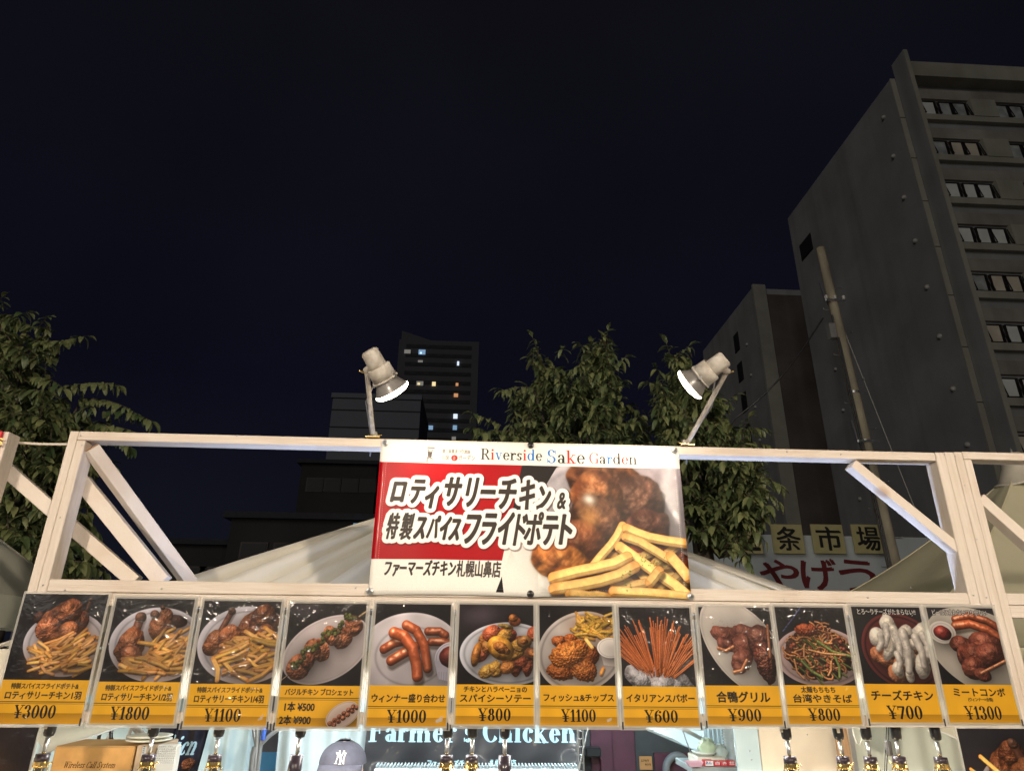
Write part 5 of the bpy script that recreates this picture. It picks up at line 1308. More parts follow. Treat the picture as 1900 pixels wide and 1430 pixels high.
# steep ended tent on the right: concave, tall peak with a cap
pr = at(1885, 868, 2.4); exl = at(1505, 1160, 1.2).x
canopy('cream tent with a steep curved peak behind the right hand frame', pr, exl, pr.x+2.6, 1.0, 4.2, 2.12, m_y, folds=3, amp=.01, pw=1.9, segs=40)
cp = thing('tip_cloth', 'grey cloth cap on the tip of the right tent', 'tent cap', pr)
MB().lathe([(-.16, .175), (-.12, .150), (0, .10), (.09, .085), (.12, .06), (.125, 0)], pr, (0, 0, 1), 20).build('cloth_cap', mat('grey cloth', (.42, .39, .32), .8), cp)
MB().tube([pr+Vector((.172*math.cos(a), .172*math.sin(a), -.15+.01*math.sin(a*3))) for a in np.linspace(0, 6.28, 25)], .009, 6).build('cord', white_enamel, cp)
MB().lathe([(.12, .012), (.16, .010), (.17, 0)], pr, (0, 0, 1), 10).build('finial', steel, cp)

# unseen lamps: a strip light behind the lower rail and one under each canopy, added fill lamps across the lane
def strip_light(x0, x1, y, z, label, power, col, up=None):
    t = thing('strip_light', label, 'strip light', ((x0+x1)/2, y, z), 'fluorescent strip lights of the stalls')
    MB().box(x0, x1, y-.015, y+.015, z+.016, z+.035, .003).build('batten', white_enamel, t)
    MB().lathe([(0, .0), (0, .013), (x1-x0, .013), (x1-x0, 0)], (x0, y, z), (1, 0, 0), 12).build('tube', mat('lit fluorescent tube', (.85, .95, 1), .3, emit=3.0, ecol=col), t)
    n = 2 if x1-x0 > 2 else 1
    for k in range(n):
        xc = x0+(x1-x0)*(k+.5)/n
        light('tube_light', 'AREA', (xc, y, z-.03), power/n, col, t, shape='RECTANGLE', size=(x1-x0)/n*.95, size_y=.04)
    return t
strip_light(-1.3, 1.7, .27, 2.05, 'front strip light under the stall canopy, hidden behind the posters', 46, (.97, .95, .90))
strip_light(.75, 1.25, 2.15, 2.0, 'short bluish strip light behind the lit flap', 15, (.62, .90, 1.0))
strip_light(-1.3, 1.1, 1.65, 2.02, 'rear strip light under the stall canopy, hidden behind the posters', 50, (.80, .93, 1.0))
ul = thing('strip_light', 'slim cool light bar lying behind the cross rail, shining upward', 'strip light', (.15, .12, 2.2), 'fluorescent strip lights of the stalls')
MB().box(-1.1, 1.85, .080, .110, 2.205, 2.222, .002).build('batten', white_enamel, ul)
MB().box(-1.1, 1.85, .086, .104, 2.2225, 2.229).build('diffuser', mat('cool light bar', (.7, .82, 1), .4, emit=1.2, ecol=(.7, .82, 1)), ul)
for k in range(2): o = light('bar_light', 'AREA', (-1.1+.7375*(1+2*k), .095, 2.235), 9, (.48, .63, 1.0), ul, to=(-1.1+.7375*(1+2*k), .05, 3), shape='RECTANGLE', size=1.45, size_y=.03)
strip_light(2.6, 4.4, 2.0, 1.98, 'strip light inside the right hand tent', 42, (1.0, .95, .66))
strip_light(-3.6, -2.3, 1.6, 1.95, 'strip light inside the left hand tent', 34, (1.0, .93, .74))
fl_h = mat('floodlight housing', (.05, .05, .05), .5)
for i, (x, y, z, pw_, lab) in enumerate(((-3.6, -9.5, 4.4, 870, 'added fill lamp on a pole across the lane, left of the viewer'), (4.2, -9.0, 4.6, 950, 'added fill lamp on a pole across the lane, right of the viewer'))):
    t = thing('fill_light', lab, 'fill_light', (x, y, 0), 'added fill lamps across the lane')
    MB().tube([(x, y, 0), (x, y, z)], .04, 10).build('pole', steel, t)
    MB().box(x-.3, x+.3, y+.06, y+.20, z-.2, z+.2, .02).build('housing', fl_h, t)
    MB().box(x-.27, x+.27, y+.202, y+.21, z-.17, z+.17).build('glass', mat('lit floodlight glass', (1, .9, .75), .3, emit=12, ecol=(1, .86, .66)), t)
    light('fill_beam', 'AREA', (x, y+.24, z), pw_, (1, .85, .68), t, to=(0, 0, 2.3), shape='RECTANGLE', size=.55, size_y=.35)  # added lamp behind the camera, out of view, brightens the stall front

# ------------------------------------------------------------------ inside the stall, seen under the posters
def cloth(name, label, pxa, pxb, Y, m, folds=6, amp=.03, zb=.1, zt=2.2, cat='tent wall', lean=0):
    a = at(pxa, 1390, Y); b = at(pxb, 1390, Y)
    t = thing(name, label, cat, ((a.x+b.x)/2, Y, 0), 'hanging tent walls')
    def P(u, v): return (a.x+(b.x-a.x)*u+lean*(1-v), Y+amp*math.sin(u*folds*math.pi*2+math.sin(v*3))*(.5+.5*math.sin(v*4+u*5))+amp*.3*math.sin(u*folds*9+v*2), zb+(zt-zb)*v)
    sheet('cloth', P, m, t, 90, 20)
    return t
cool = mat('pale blue white tarpaulin', (.52, .66, .70), .7, var=.05, scale=4, bump=.2, bscale=14)
cool2 = mat('grey white tarpaulin', (.60, .68, .68), .7, var=.06, scale=4, bump=.2, bscale=14)
blue_t = mat('bright blue tarpaulin', (.12, .42, .78), .6, var=.05)
cloth('tent_wall', 'pale blue tarpaulin wall behind the cardboard box', 60, 360, 2.9, cool, 5)
cloth('tent_wall', 'pale hanging tarpaulin between the dark poster and the folding tent leg', 340, 470, 2.5, cool, 4, .03)
cloth('tent_wall', 'bright blue tarpaulin glimpsed beside the folding tent leg', 455, 520, 3.1, blue_t, 1, .01, zt=at(490, 1394, 3.1).z)
cloth('tent_wall', 'grey white draped sheet behind the person in the cap', 506, 690, 2.3, cool2, 3, .05, lean=.05)
cloth('tent_wall', 'dark night cloth closing the back between the tarpaulins', -40, 1420, 3.28, mat('dark canvas', (.16, .15, .17), .8, var=.1), 8, .03)
t = thing('awning_flap', 'white slanting inner flap of the tent above the cardboard box', 'tent flap', (at(150, 1360, 1.2).x, 1.2, 1.7))
def FP(u, v):
    a = at(76, 1398, .9).lerp(at(232, 1344, 1.3), u); b = at(60, 1300, .9).lerp(at(160, 1300, 1.3), u)
    return a.lerp(b, v)+Vector((0, .018*math.sin(v*16+u*2), 0))
sheet('cloth', FP, canvas, t, 20, 24); 
MB().tube([FP(u, 0) for u in np.linspace(0, 1, 9)], .005, 6).build('hem', mat('white hem', (.85, .85, .8), .6), t)
# cardboard boxes
card = mat('brown cardboard', (.62, .36, .13), .8, var=.07, scale=10, bump=.1, bscale=30); card2 = mat('paler cardboard', (.50, .36, .23), .8, var=.08, scale=10)
YB = .85
a = at(103, 1385, YB); b = at(252, 1382, YB)
t = thing('cardboard_box', 'long orange brown cardboard box printed Wireless Call System', 'box', ((a.x+b.x)/2, YB+.12, a.z-.2))
ZB = a.z-.22
MB().box(a.x, b.x, YB, YB+.24, ZB, a.z, .003).build('carton', card, t)
MB().box(a.x+.004, b.x-.004, YB+.003, YB+.237, a.z+.001, a.z+.004).build('lid_flap', card, t)
cc = Can(700, (a.z-ZB-.01)/(b.x-a.x-.01), bg=(.83, .63, .38), seed=3); cc.rgb *= (.92+.16*fnoise(cc.H, cc.W, 90, 4, 4))[..., None]
cc.fit('Wireless Call System', .14, .80, .225, .072, col=(.26, .15, .07), S=.15, t=.06, shear=.3)
sheet('printed_front', rectP(a.x+.005, b.x-.005, ZB+.005, a.z-.005, YB-.0012), print_mat('carton print', cc.image('carton_print'), .8), t)
c0 = at(253, 1383, YB-.03); c1 = at(292, 1383, YB-.03)
t = thing('cardboard_box', 'small pale cardboard box with a white shipping label beside the long box', 'box', ((c0.x+c1.x)/2, YB+.1, ZB))
MB().box(c0.x+.004, c1.x, YB-.03, YB+.2, ZB, c0.z+.002, .003).build('carton', card2, t)
p = at(262, 1402, YB-.031); q = at(270, 1384, YB-.031)
lb = MB().box(p.x, q.x+.006, YB-.0325, YB-.0305, p.z, q.z).build('shipping_label', mat('white paper', (.8, .8, .78), .7), t)
for k in range(4): MB().box(p.x+.003, q.x, YB-.0332, YB-.0327, p.z+.012+k*.008, p.z+.015+k*.008).build('printed_line', ink_m, lb)
t = thing('plate_stack', 'round cream lids lying on top of the small cardboard box', 'lids', ((c0.x+c1.x)/2+.04, YB+.1, c0.z))
pc = at(276, 1374, YB+.08)
for k in range(2): MB().lathe([(0, .0), (0, .07), (.006, .098), (.010, .100), (.012, .07), (.013, 0)], (pc.x, pc.y, c0.z+.006+k*.015), (0, 0, 1), 32).build('lid', mat('cream plastic', (.72, .70, .58), .4), t)
p = at(291, 1381, YB-.06); q = at(330, 1381, YB-.06)
t = thing('wrapped_parcel', 'parcel in bubble wrap leaning beside the small cardboard box', 'parcel', ((p.x+q.x)/2, YB, ZB))
MB().box(p.x+.002, q.x, YB-.06, YB-.01, ZB, p.z, .006).build('parcel', mat('white parcel', (.70, .68, .62), .5, var=.05), t)
bb = MB()
for i in range(11):
    for j in range(8): bb.sphere((p.x+.008+i*.0078, YB-.061, p.z-.006-j*.009), .0034, 3, (1, .5, 1))
bb.build('bubble_wrap', mat('bubble film', (.75, .76, .74), .15, coat=1), t, kind='stuff')
# dark poster with chicken lettering
YD = 1.6
a = at(296, 1330, YD); b = at(386, 1330, YD)
cc = Can(420, 1.9, bg=(.13, .14, .19), seed=6); cc.rgb *= (.6+1.2*fnoise(cc.H, cc.W, 120, 6, 3))[..., None]
for (x, y) in ((.50, .86), (.78, .84), (.2, .95)): cc.blob(x, y, .13, .12, .2, (.60, .36, .24), rough=.6, sc=.05)
cc.fit('hicn', .27, .84, .66, .36, col=(.70, .84, .90), S=.19, t=.08, shear=.18)
t = thing('hanging_poster', 'dark poster with slanted white Chicken lettering hanging over pale tarpaulin', 'poster', ((a.x+b.x)/2, YD, 1.2))
hgt = (b.x-a.x)*1.9
sheet('print', lambda u, v: (a.x+(b.x-a.x)*u-.05*(1-v)+.02*(v), YD+.02*math.sin(u*9)+.01*math.sin(u*19+v*3), at(300, 1344, YD).z+.03-hgt*(1-v)), print_mat('dark glossy poster', cc.image('dark_poster_print'), .25, coat=.5), t, 30, 6)
# white bent pipes and cables before the tarpaulin
t = thing('bent_pipes', 'white bent tent pipes and grey braces behind the lids', 'tent frame', (at(250, 1360, 1.5).x, 1.5, 1.6))
for pts, r in (([(243, 1345), (262, 1368)], .010), ([(252, 1345), (278, 1375)], .012), ([(236, 1370), (246, 1345)], .010)): MB().tube([at(x, y, 1.5) for x, y in pts], r, 8).build('pipe', white_enamel, t)
for pts in ([(180, 1385), (184, 1365), (190, 1345)], [(194, 1383), (203, 1364), (212, 1344)], [(206, 1344), (206, 1368), (212, 1385)]):
    o = thing('cable', {180: 'dark cable left of the grey strap over the box', 194: 'grey strap rising over the cardboard box', 206: 'thin dark cable right of the grey strap'}[pts[0][0]], 'cable', at(pts[0][0], pts[0][1], 2.2), 'cables before the tarpaulin')
    MB().tube([at(x, y, 2.2) for x, y in pts], .012, 6).build('sheath', black_plastic if pts[0][0] != 194 else mat('grey strap', (.25, .25, .24), .6), o)
t = thing('folding_stand', 'folding metal tent leg with scissor bars left of the draped sheet', 'tent leg', (at(477, 1390, 1.9).x, 1.9, 1.5))
for pts, r in (([(470, 1345), (472, 1365), (476, 1382)], .012), ([(478, 1345), (477, 1375), (472, 1440)], .016), ([(492, 1345), (484, 1375), (476, 1440)], .014), ([(522, 1348), (500, 1364), (486, 1378)], .012), ([(466, 1440), (470, 1400), (474, 1385)], .02)):
    MB().tube([at(x, y, 1.9) for x, y in pts], r, 6).build('bar', steel, t)
MB().tube([at(492, 1346, 1.88), at(487, 1372, 1.88)], .014, 6).build('blue_strap', mat('blue strap', (.03, .08, .32), .6), t)
# ---- black shop banner
YK = 2.15
a = at(676, 1400, YK); b = at(1078, 1400, YK); z1 = at(880, 1300, YK).z; z0 = at(880, 1424, YK).z-.15
asp = (z1-z0)/(b.x-a.x)
cc = Can(1200, asp, bg=(.20, .195, .20), seed=12); cc.rgb *= (.75+.5*fnoise(cc.H, cc.W, 260, 8, 2))[..., None]
u_ = lambda px: (at(px, 1390, YK).x-a.x)/(b.x-a.x); v_ = lambda py: (z1-at(880, py, YK).z)/(b.x-a.x)
hh = v_(1375)-v_(1338)
cc.fit("Farmer", u_(681), u_(846), v_(1376), hh*1.1, col=(.62, .75, .78), S=.20, t=.05); cc.serif("'", u_(850), v_(1376), hh*1.1, col=(.62, .75, .78), S=.20, t=.05); cc.fit("s", u_(859), u_(876), v_(1376), hh*1.1, col=(.62, .75, .78), S=.20, t=.05)
cc.fit("Chicken", u_(893), u_(1070), v_(1376), hh*1.1, col=(.60, .74, .80), S=.20, t=.05)
cc.text('ファーマーズチキン', u_(793), v_(1419.5), v_(1419.5)-v_(1409), col=(.7, .84, .86), bold=.05, sx=1.35); cc.text('札幌山鼻店', u_(909), v_(1419.5), v_(1419.5)-v_(1409), col=(.7, .84, .86), bold=.04, sx=1.35)
t = thing('banner', 'crumpled black banner with pale Farmer’s Chicken lettering at the back of the stall', 'banner', ((a.x+b.x)/2, YK, 1.4))
def KP(u, v):
    w = .02*math.sin(u*13+v*6)*(1-v)+.012*math.sin(u*31-v*9)*(1-v)+.03*abs(math.sin(u*6+v*8))*max(0, .6-v)
    return (a.x+(b.x-a.x)*u, YK-w, z0+(z1-z0)*v)
sheet('vinyl_sheet', KP, print_mat('black vinyl', cc.image('black_banner_print'), .30, coat=.3), t, 80, 30)
# steel cabinet / rack under it
p0 = at(695, 1421, 1.75); p1 = at(1074, 1421, 1.75)
t = thing('steel_cabinet', 'grey steel cabinet with a slotted top edge below the black banner', 'cabinet', ((p0.x+p1.x)/2, 1.9, 0))
gm = mat('grey white enamel steel', (.36, .40, .40), .45, metal=.3)
MB().box(p0.x, p1.x, 1.75, 1.88, .05, p0.z-.012, .004).build('body', gm, t)
for k in range(60):
    x = p0.x+(p1.x-p0.x)*(k+.5)/60; MB().box(x-.004, x+.004, 1.76, 1.86, p0.z-.011, p0.z+.004).build('slat', gm, t)
MB().box(p0.x, p1.x, 1.735, 1.748, p0.z-.03, p0.z-.016, .001).build('front_edge', mat('bright steel edge', (.8, .85, .85), .25, metal=.5), t)
# wire rack post
t = thing('wire_rack', 'chromed wire rack upright at the right end of the black banner', 'rack', (at(1077, 1400, 1.6).x, 1.6, 0))
for x in (1073, 1082): p = at(x, 1390, 1.6); MB().tube([(p.x, 1.6, .1), (p.x, 1.6, 2.05)], .006, 8).build('upright', steel, t)
pa, pb = at(1073, 1390, 1.6), at(1082, 1390, 1.6)
for k in range(16): z = 1.45+k*.04; MB().tube([(pa.x, 1.6, z), (pb.x, 1.6, z)], .003, 6).build('rung', steel, t)
MB().tube([at(1092, 1346, 1.58), at(1080, 1400, 1.58), at(1072, 1440, 1.58)], .005, 6).build('diagonal', steel, t)
# dark maroon truck side
mar = mat('maroon painted panel', (.085, .022, .038), .45, var=.1, coat=.2); chr_ = mat('charcoal panel', (.045, .045, .047), .6, var=.15)
YV = 2.9
t = thing('food_van', 'dark van side with maroon panels seen through the stall', 'van', (at(1190, 1400, YV).x, YV+.1, 0))
MB().box(at(1084, 1390, YV).x, at(1400, 1390, YV).x, YV, YV+.3, .1, 2.3).build('body', chr_, t)
for (xa, xb, ya) in ((1098, 1136, 1346), (1137.5, 1176, 1346), (1216, 1300, 1396)):
    p = at(xa, 1440, YV-.02); q = at(xb, ya, YV-.02); MB().box(p.x, q.x, YV-.025, YV-.003, p.z-.3, q.z, .003).build('panel', mar, t)
rp_ = [at(1256+20*math.cos(a), 1425-24*math.sin(a), YV-.05) for a in np.linspace(.2, 3.6, 16)]
MB().tube(rp_, .028, 8).build('curved_mark', mat('grey letter mark', (.16, .16, .165), .6), t)
p = at(1086, 1403, YV-.1); MB().box(p.x, at(1110, 1390, YV).x, YV-.14, YV-.03, p.z, at(1086, 1385, YV-.1).z, .01).build('handle_box', black_plastic, t)
MB().tube([at(1110, 1396, YV-.05), at(1116, 1410, YV-.05), at(1117, 1440, YV-.05)], .01, 6).build('grab_rail', mar, t)
cc = Can(120, 1.1, bg=(.66, .47, .30), seed=2); cc.text('エクセラ', .12, .45, .2, bold=.03); cc.text('サクラ', .42, .78, .2, bold=.03)
n0 = at(1187, 1427, YV-.03); n1 = at(1209, 1402, YV-.03)
t = thing('note', 'small orange handwritten note stuck on the dark van side', 'note', (n0.x, YV-.03, n0.z))
sheet('paper', rectP(n0.x, n1.x, n0.z, n1.z, YV-.034), print_mat('note print', cc.image('note_print'), .8), t)
# bright flap on the right
t = thing('awning_flap', 'brightly lit cyan white flap slanting down behind the posters', 'tent flap', (at(1240, 1370, 1.5).x, 1.5, 1.7))
wf = mat('lit white film', (.80, .90, .93), .5, var=.04, trans=.5)
q = [at(1200, 1352, 1.5), at(1298, 1393, 1.5), at(1310, 1300, 1.5), at(1185, 1300, 1.5)]
sheet('cloth', lambda u, v: q[0].lerp(q[1], u).lerp(q[3].lerp(q[2], u), v)+Vector((0, .01*math.sin(u*6), 0)), wf, t, 12, 6)
MB().tube([q[0], q[1]], .006, 6).build('hem', wf, t)
t = thing('folding_strut', 'grey folding strut across the lit flap', 'tent frame', (at(1290, 1365, 1.45).x, 1.45, 1.6))
MB().bar(at(1268, 1352, 1.45), at(1306, 1372, 1.45), .018, .02).build('strut', steel, t); MB().tube([at(1306, 1372, 1.45), at(1312, 1384, 1.45)], .012, 6).build('joint', steel, t)
o = thing('pull_cord', 'thin cord hanging across the lit flap', 'cord', at(1268, 1354, 1.4)); MB().tube([at(1266, 1352, 1.4), at(1276, 1380, 1.4), at(1287, 1414, 1.4)], .003, 6).build('cord', steel, o)
cloth('tent_wall', 'translucent pale film bunched beside the cup stack', 1303, 1372, 1.7, wf, 6, .03)
# shelf with supplies
YS = 1.15
sh0 = at(1284, 1422, YS); sh1 = at(1372, 1422, YS)
t = thing('shelf', 'grey shelf end carrying the red packets', 'shelf', ((sh0.x+sh1.x)/2, YS+.1, 0))
MB().box(sh0.x, sh1.x, YS, YS+.3, sh0.z-.03, sh0.z, .003).build('board', gm, t)
for x in (sh0.x+.02, sh1.x-.02): MB().box(x-.01, x+.01, YS+.1, YS+.12, 0, sh0.z-.031).build('leg', steel, t)
cx0 = at(1294, 1404, YS+.05)
t = thing('box', 'cream storage box under the plate and plastic bags', 'box', (cx0.x+.05, YS+.1, sh0.z))
MB().box(cx0.x, at(1345, 1404, YS+.05).x, YS+.05, YS+.22, sh0.z+.001, cx0.z, .004).build('carton', mat('cream box', (.72, .70, .60), .6), t)
pl = at(1302, 1398, YS+.12)
t = thing('plate', 'pale green white plate on the cream box', 'plate', pl)
MB().lathe([(0, 0), (0, .04), (.012, .062), (.018, .066), (.016, .06), (.005, .038), (.004, 0)], (pl.x+.015, pl.y, cx0.z+.001), (0, 0, 1), 28).build('plate', mat('pale plate', (.75, .80, .76), .3), t)
bagm = mat('crumpled clear bag', (.70, .80, .72), .15, var=.1, coat=1, alpha=.55)
rsb = random.Random(5)
for (x, y, r, lab, m_) in ((1312, 1387, .045, 'crumpled pale green bag standing on the plate', mat('green tinted bag', (.62, .76, .52), .2, coat=1, alpha=.8)), (1335, 1396, .042, 'crumpled clear plastic bag left of the cup stack', bagm)):
    p = at(x, y, YS+.12); t = thing('plastic_bag', lab, 'bag', p)
    mb = MB().sphere((0, 0, 0), 1, 9); mb.v = [tuple(p+Vector(v)*r*(1+.28*math.sin(v[0]*9+v[2]*7)*math.sin(v[1]*8+v[2]*5))) for v in mb.v]; mb.build('bag', m_, t)
p = at(1356, 1400, YS+.15)
t = thing('cup_stack', 'tall stack of clear cups beside the pale wall', 'cups', (p.x, p.y, sh0.z))
for k in range(18): MB().lathe([(0, .030), (.012, .036), (.014, .037)], (p.x, p.y, sh0.z+.002+k*.0135), (0, 0, 1), 18).build('cup', mat('clear plastic cup', (.72, .76, .76), .12, coat=1, alpha=.5), t)
redp = mat('red packet', (.62, .05, .06), .4, coat=.3); whp = mat('white packet face', (.85, .82, .82), .4)
xs_ = [(1307, 1323, 'white and red packet with blue lettering, leftmost on the shelf', 'あん', 1409), (1325, 1336, 'red packet beside the white and red packet', '白', 1411), (1338, 1349, 'red packet second from the cup stack', '赤', 1411), (1351, 1364, 'taller red packet nearest the pale wall', '紅', 1410)]
for xa, xb, lab, ch, yt in xs_:
    p = at(xa, 1421, YS+.01); q = at(xb, yt, YS+.01)
    t = thing('packet', lab, 'packet', ((p.x+q.x)/2, YS+.03, p.z), 'packets on the shelf')
    MB().box(p.x, q.x, YS+.01, YS+.045, sh0.z+.001, q.z, .002).build('carton', redp, t)
    if ch == 'あん': MB().box(p.x+.006, q.x-.001, YS+.0075, YS+.0095, sh0.z+.004, q.z-.004).build('face', whp, t)
    text_part(ch, 'lettering', t, (p.x+.007, YS+.0066, sh0.z+.010), (1, 0, 0), (0, 0, 1), (q.x-p.x)*.66, (q.z-sh0.z)*.5, .0004, mat('blue ink', (.03, .05, .25), .5) if ch == 'あん' else whp, .02)
p = at(1287, 1421, YS-.02)
t = thing('tray', 'small pink plastic tray at the end of the shelf', 'tray', p)
MB().add([(p.x-.03, YS-.03, sh0.z+.025), (p.x+.05, YS-.03, sh0.z+.025), (p.x+.05, YS+.03, sh0.z+.025), (p.x-.03, YS+.03, sh0.z+.025), (p.x-.018, YS-.02, sh0.z+.003), (p.x+.038, YS-.02, sh0.z+.003), (p.x+.038, YS+.02, sh0.z+.003), (p.x-.018, YS+.02, sh0.z+.003)],
         [(0, 1, 5, 4), (1, 2, 6, 5), (2, 3, 7, 6), (3, 0, 4, 7), (4, 5, 6, 7)]).build('tray', mat('pink tray', (.75, .45, .55), .4), t)
# cream plywood wall on the right
YW = .95
ply = mat('cream painted plywood', (.78, .66, .50), .7, var=.05, scale=5, tint=(.70, .57, .42)); pale = mat('pale blue painted board', (.50, .60, .60), .7, var=.04)
a = at(1368, 1390, YW); b = at(1411, 1390, YW); c_ = at(1580, 1390, YW)
t = thing('board_wall', 'cream plywood wall with a pale blue edge behind the right hand lamps', 'wall', ((a.x+c_.x)/2, YW, 0))
MB().box(a.x, b.x, YW+.01, YW+.03, 0, 2.25).build('panel', pale, t); MB().box(b.x+.003, c_.x, YW, YW+.02, 0, 2.25, .001).build('panel', ply, t)
for px, py in ((1498, 1362), (1393, 1393), (1396, 1409)): p = at(px, py, YW-.001); MB().lathe([(0, .004), (.0015, .003), (.002, 0)], (p.x, YW-.0005 if px > 1411 else YW+.0095, p.z), (0, -1, 0), 8).build('screw', steel, t)
p = at(1572, 1400, .8); 
t = thing('wooden_post', 'brown wooden post between the cream wall and the grey film', 'post', (p.x, .82, 0))
MB().box(at(1563, 1400, .8).x, at(1579, 1400, .8).x, .80, .85, 0, at(1570, 1350, .8).z, .002).build('post', mat('brown timber', (.42, .24, .12), .75, var=.15, scale=12, stretch=(6, 6, .5)), t)
cloth('tent_wall', 'pale green sheet behind the power cord', 1575, 1790, 1.0, mat('pale green sheet', (.62, .64, .55), .6, var=.04, trans=.2), 3, .02, cat='tent wall')
t = thing('cord_loop', 'white cord hanging in a loop beside the wooden post', 'cord', at(1590, 1360, .7))
MB().tube([at(x, y, .7) for x, y in ((1582, 1346), (1584, 1362), (1590, 1378), (1596, 1380), (1599, 1370), (1600, 1346))], .0035, 6).build('cord', mat('white cord', (.85, .82, .72), .5), t)
t = thing('power_cord', 'grey power cord with an inline switch between two cage lamps', 'cord', at(1647, 1350, .12))
for xs2 in ((1645, 1643, 1641), (1649, 1648, 1644)): MB().tube([at(x, y, .12) for x, y in zip(xs2, (1347, 1385, 1440))], .0022, 6).build('cord', black_plastic, t)
p = at(1649, 1387, .115); MB().box(p.x-.010, p.x+.010, .105, .125, p.z-.026, p.z+.026, .005).build('switch', mat('grey switch', (.09, .085, .085), .5), t)
t = thing('awning_flap', 'cream triangular cloth flap left of the lower right poster', 'tent flap', at(1760, 1370, .6))
q2 = [at(1735, 1352, .6), at(1800, 1380, .6), at(1800, 1300, .6), at(1735, 1300, .6)]
sheet('cloth', lambda u, v: q2[0].lerp(q2[1], u).lerp(q2[3].lerp(q2[2], u), v)+Vector((0, .004*math.sin(u*7), 0)), canvas, t, 8, 4)
MB().tube([q2[0], q2[1]], .004, 6).build('hem', mat('white hem', (.85, .85, .8), .6), t)

# ------------------------------------------------------------------ person in a navy cap
YQ = .62
top = at(648, 1372, YQ); hx, hz = at(637, 1400, YQ).x, top.z
pe = thing('person', 'person in a navy baseball cap with a white NY mark, under the posters', 'person', (hx, YQ, 0))
skin = mat('skin', (.55, .33, .24), .5, var=.05); hairm = mat('dark hair', (.02, .016, .014), .5); shirt = mat('dark T-shirt', (.05, .05, .06), .8, var=.1); trous = mat('dark trousers', (.03, .03, .035), .8)
navy = mat('washed navy cotton', (.07, .072, .10), .9, var=.12, scale=30, bump=.2, bscale=200)
H = hz-.015
def skinned(name, pts, edges, rad, m, parent, sub=2):
    me = bpy.data.meshes.new(name); o0 = origin(parent)
    me.from_pydata([Vector(p)-o0 for p in pts], edges, []); me.update()
    o = bpy.data.objects.new(name, me); COL.objects.link(o); o.parent = parent
    md = o.modifiers.new('skin', 'SKIN'); o.modifiers.new('sub', 'SUBSURF').levels = sub; o.modifiers['sub'].render_levels = sub
    for i, r in enumerate(rad):
        d = me.skin_vertices[0].data[i]; d.radius = r if isinstance(r, tuple) else (r, r); d.use_root = (i == 0)
    me.materials.append(m)
    for pz_ in me.polygons: pz_.use_smooth = True
    return o
s_ = H/1.72
B_ = lambda x, y, z: (hx+x*s_, YQ+y*s_, z*s_)
body_pts = [B_(0, 0, .95), B_(0, .01, 1.15), B_(0, .01, 1.36), B_(0, .01, 1.46), B_(0, .0, 1.53),
            B_(-.17, .01, 1.40), B_(-.22, -.02, 1.12), B_(-.20, -.22, 1.00), B_(.17, .01, 1.40), B_(.22, -.02, 1.12), B_(.20, -.22, 1.00),
            B_(-.09, 0, .88), B_(-.10, .0, .48), B_(-.10, .03, .09), B_(-.10, -.12, .04), B_(.09, 0, .88), B_(.10, 0, .48), B_(.10, .03, .09), B_(.10, -.12, .04), B_(-.19, -.30, 1.0), B_(.19, -.30, 1.0)]
skinned('body', body_pts, [(0, 1), (1, 2), (2, 3), (3, 4), (2, 5), (5, 6), (6, 7), (2, 8), (8, 9), (9, 10), (0, 11), (11, 12), (12, 13), (13, 14), (0, 15), (15, 16), (16, 17), (17, 18), (7, 19), (10, 20)],
        [(.15, .11), (.14, .10), (.16, .10), .055, .05, .055, .042, .034, .055, .042, .034, .085, .055, .04, .035, .085, .055, .04, .035, .028, .028], skin, pe)
skinned('t_shirt', [B_(0, 0, .90), B_(0, .01, 1.15), B_(0, .01, 1.36), B_(0, .01, 1.45), B_(-.17, .01, 1.40), B_(-.215, -.01, 1.20), B_(.17, .01, 1.40), B_(.215, -.01, 1.20)],
        [(0, 1), (1, 2), (2, 3), (2, 4), (4, 5), (2, 6), (6, 7)], [(.175, .13), (.16, .12), (.175, .115), .072, .07, .062, .07, .062], shirt, pe)
skinned('trousers', [B_(0, 0, .93), B_(-.09, 0, .86), B_(-.10, 0, .48), B_(-.10, .03, .12), B_(.09, 0, .86), B_(.10, 0, .48), B_(.10, .03, .12)], [(0, 1), (1, 2), (2, 3), (0, 4), (4, 5), (5, 6)], [(.165, .12), .10, .075, .062, .10, .075, .062], trous, pe)
hc = Vector((hx, YQ, hz-.115))
for sd in (-1, 1):                                   # hands: palm, four fingers and a thumb
    w0 = Vector(B_(sd*.19, -.30, 1.0)); hp = [w0, w0+Vector((0, -.055, -.01))]; he = [(0, 1)]; hr = [(.030, .016), (.036, .014)]
    for k in range(4):
        b0 = w0+Vector(((k-1.5)*.019, -.085, -.012)); l = (.036, .042, .040, .032)[k]
        i0 = len(hp); hp += [b0, b0+Vector((0, -l, -.012)), b0+Vector((0, -l*1.6, -.035))]; he += [(1, i0), (i0, i0+1), (i0+1, i0+2)]; hr += [.009, .008, .007]
    i0 = len(hp); tb = w0+Vector((-sd*.038, -.045, -.008)); hp += [tb, tb+Vector((-sd*.018, -.035, -.012))]; he += [(1, i0), (i0, i0+1)]; hr += [.010, .008]
    skinned('hand', hp, he, hr, skin, pe, 2)
mb = MB().sphere((0, 0, 0), 1, 14)                     # head with brow, nose and chin shaped in
vv = []
for v in mb.v:
    x, y, z = v; p = Vector((x*.075, y*.092, z*.112))
    if z < 0: p.x *= 1-.22*(-z)**1.5; p.y *= 1-.10*(-z)
    if y < 0: p.y -= .020*math.exp(-((x/.20)**2+((z+.12)/.22)**2)); p.y += .008*(math.exp(-(((abs(x)-.38)/.17)**2+((z-.05)/.13)**2))); p.y -= .007*math.exp(-((x/.35)**2+((z+.52)/.12)**2))
    vv.append(tuple(hc+p))
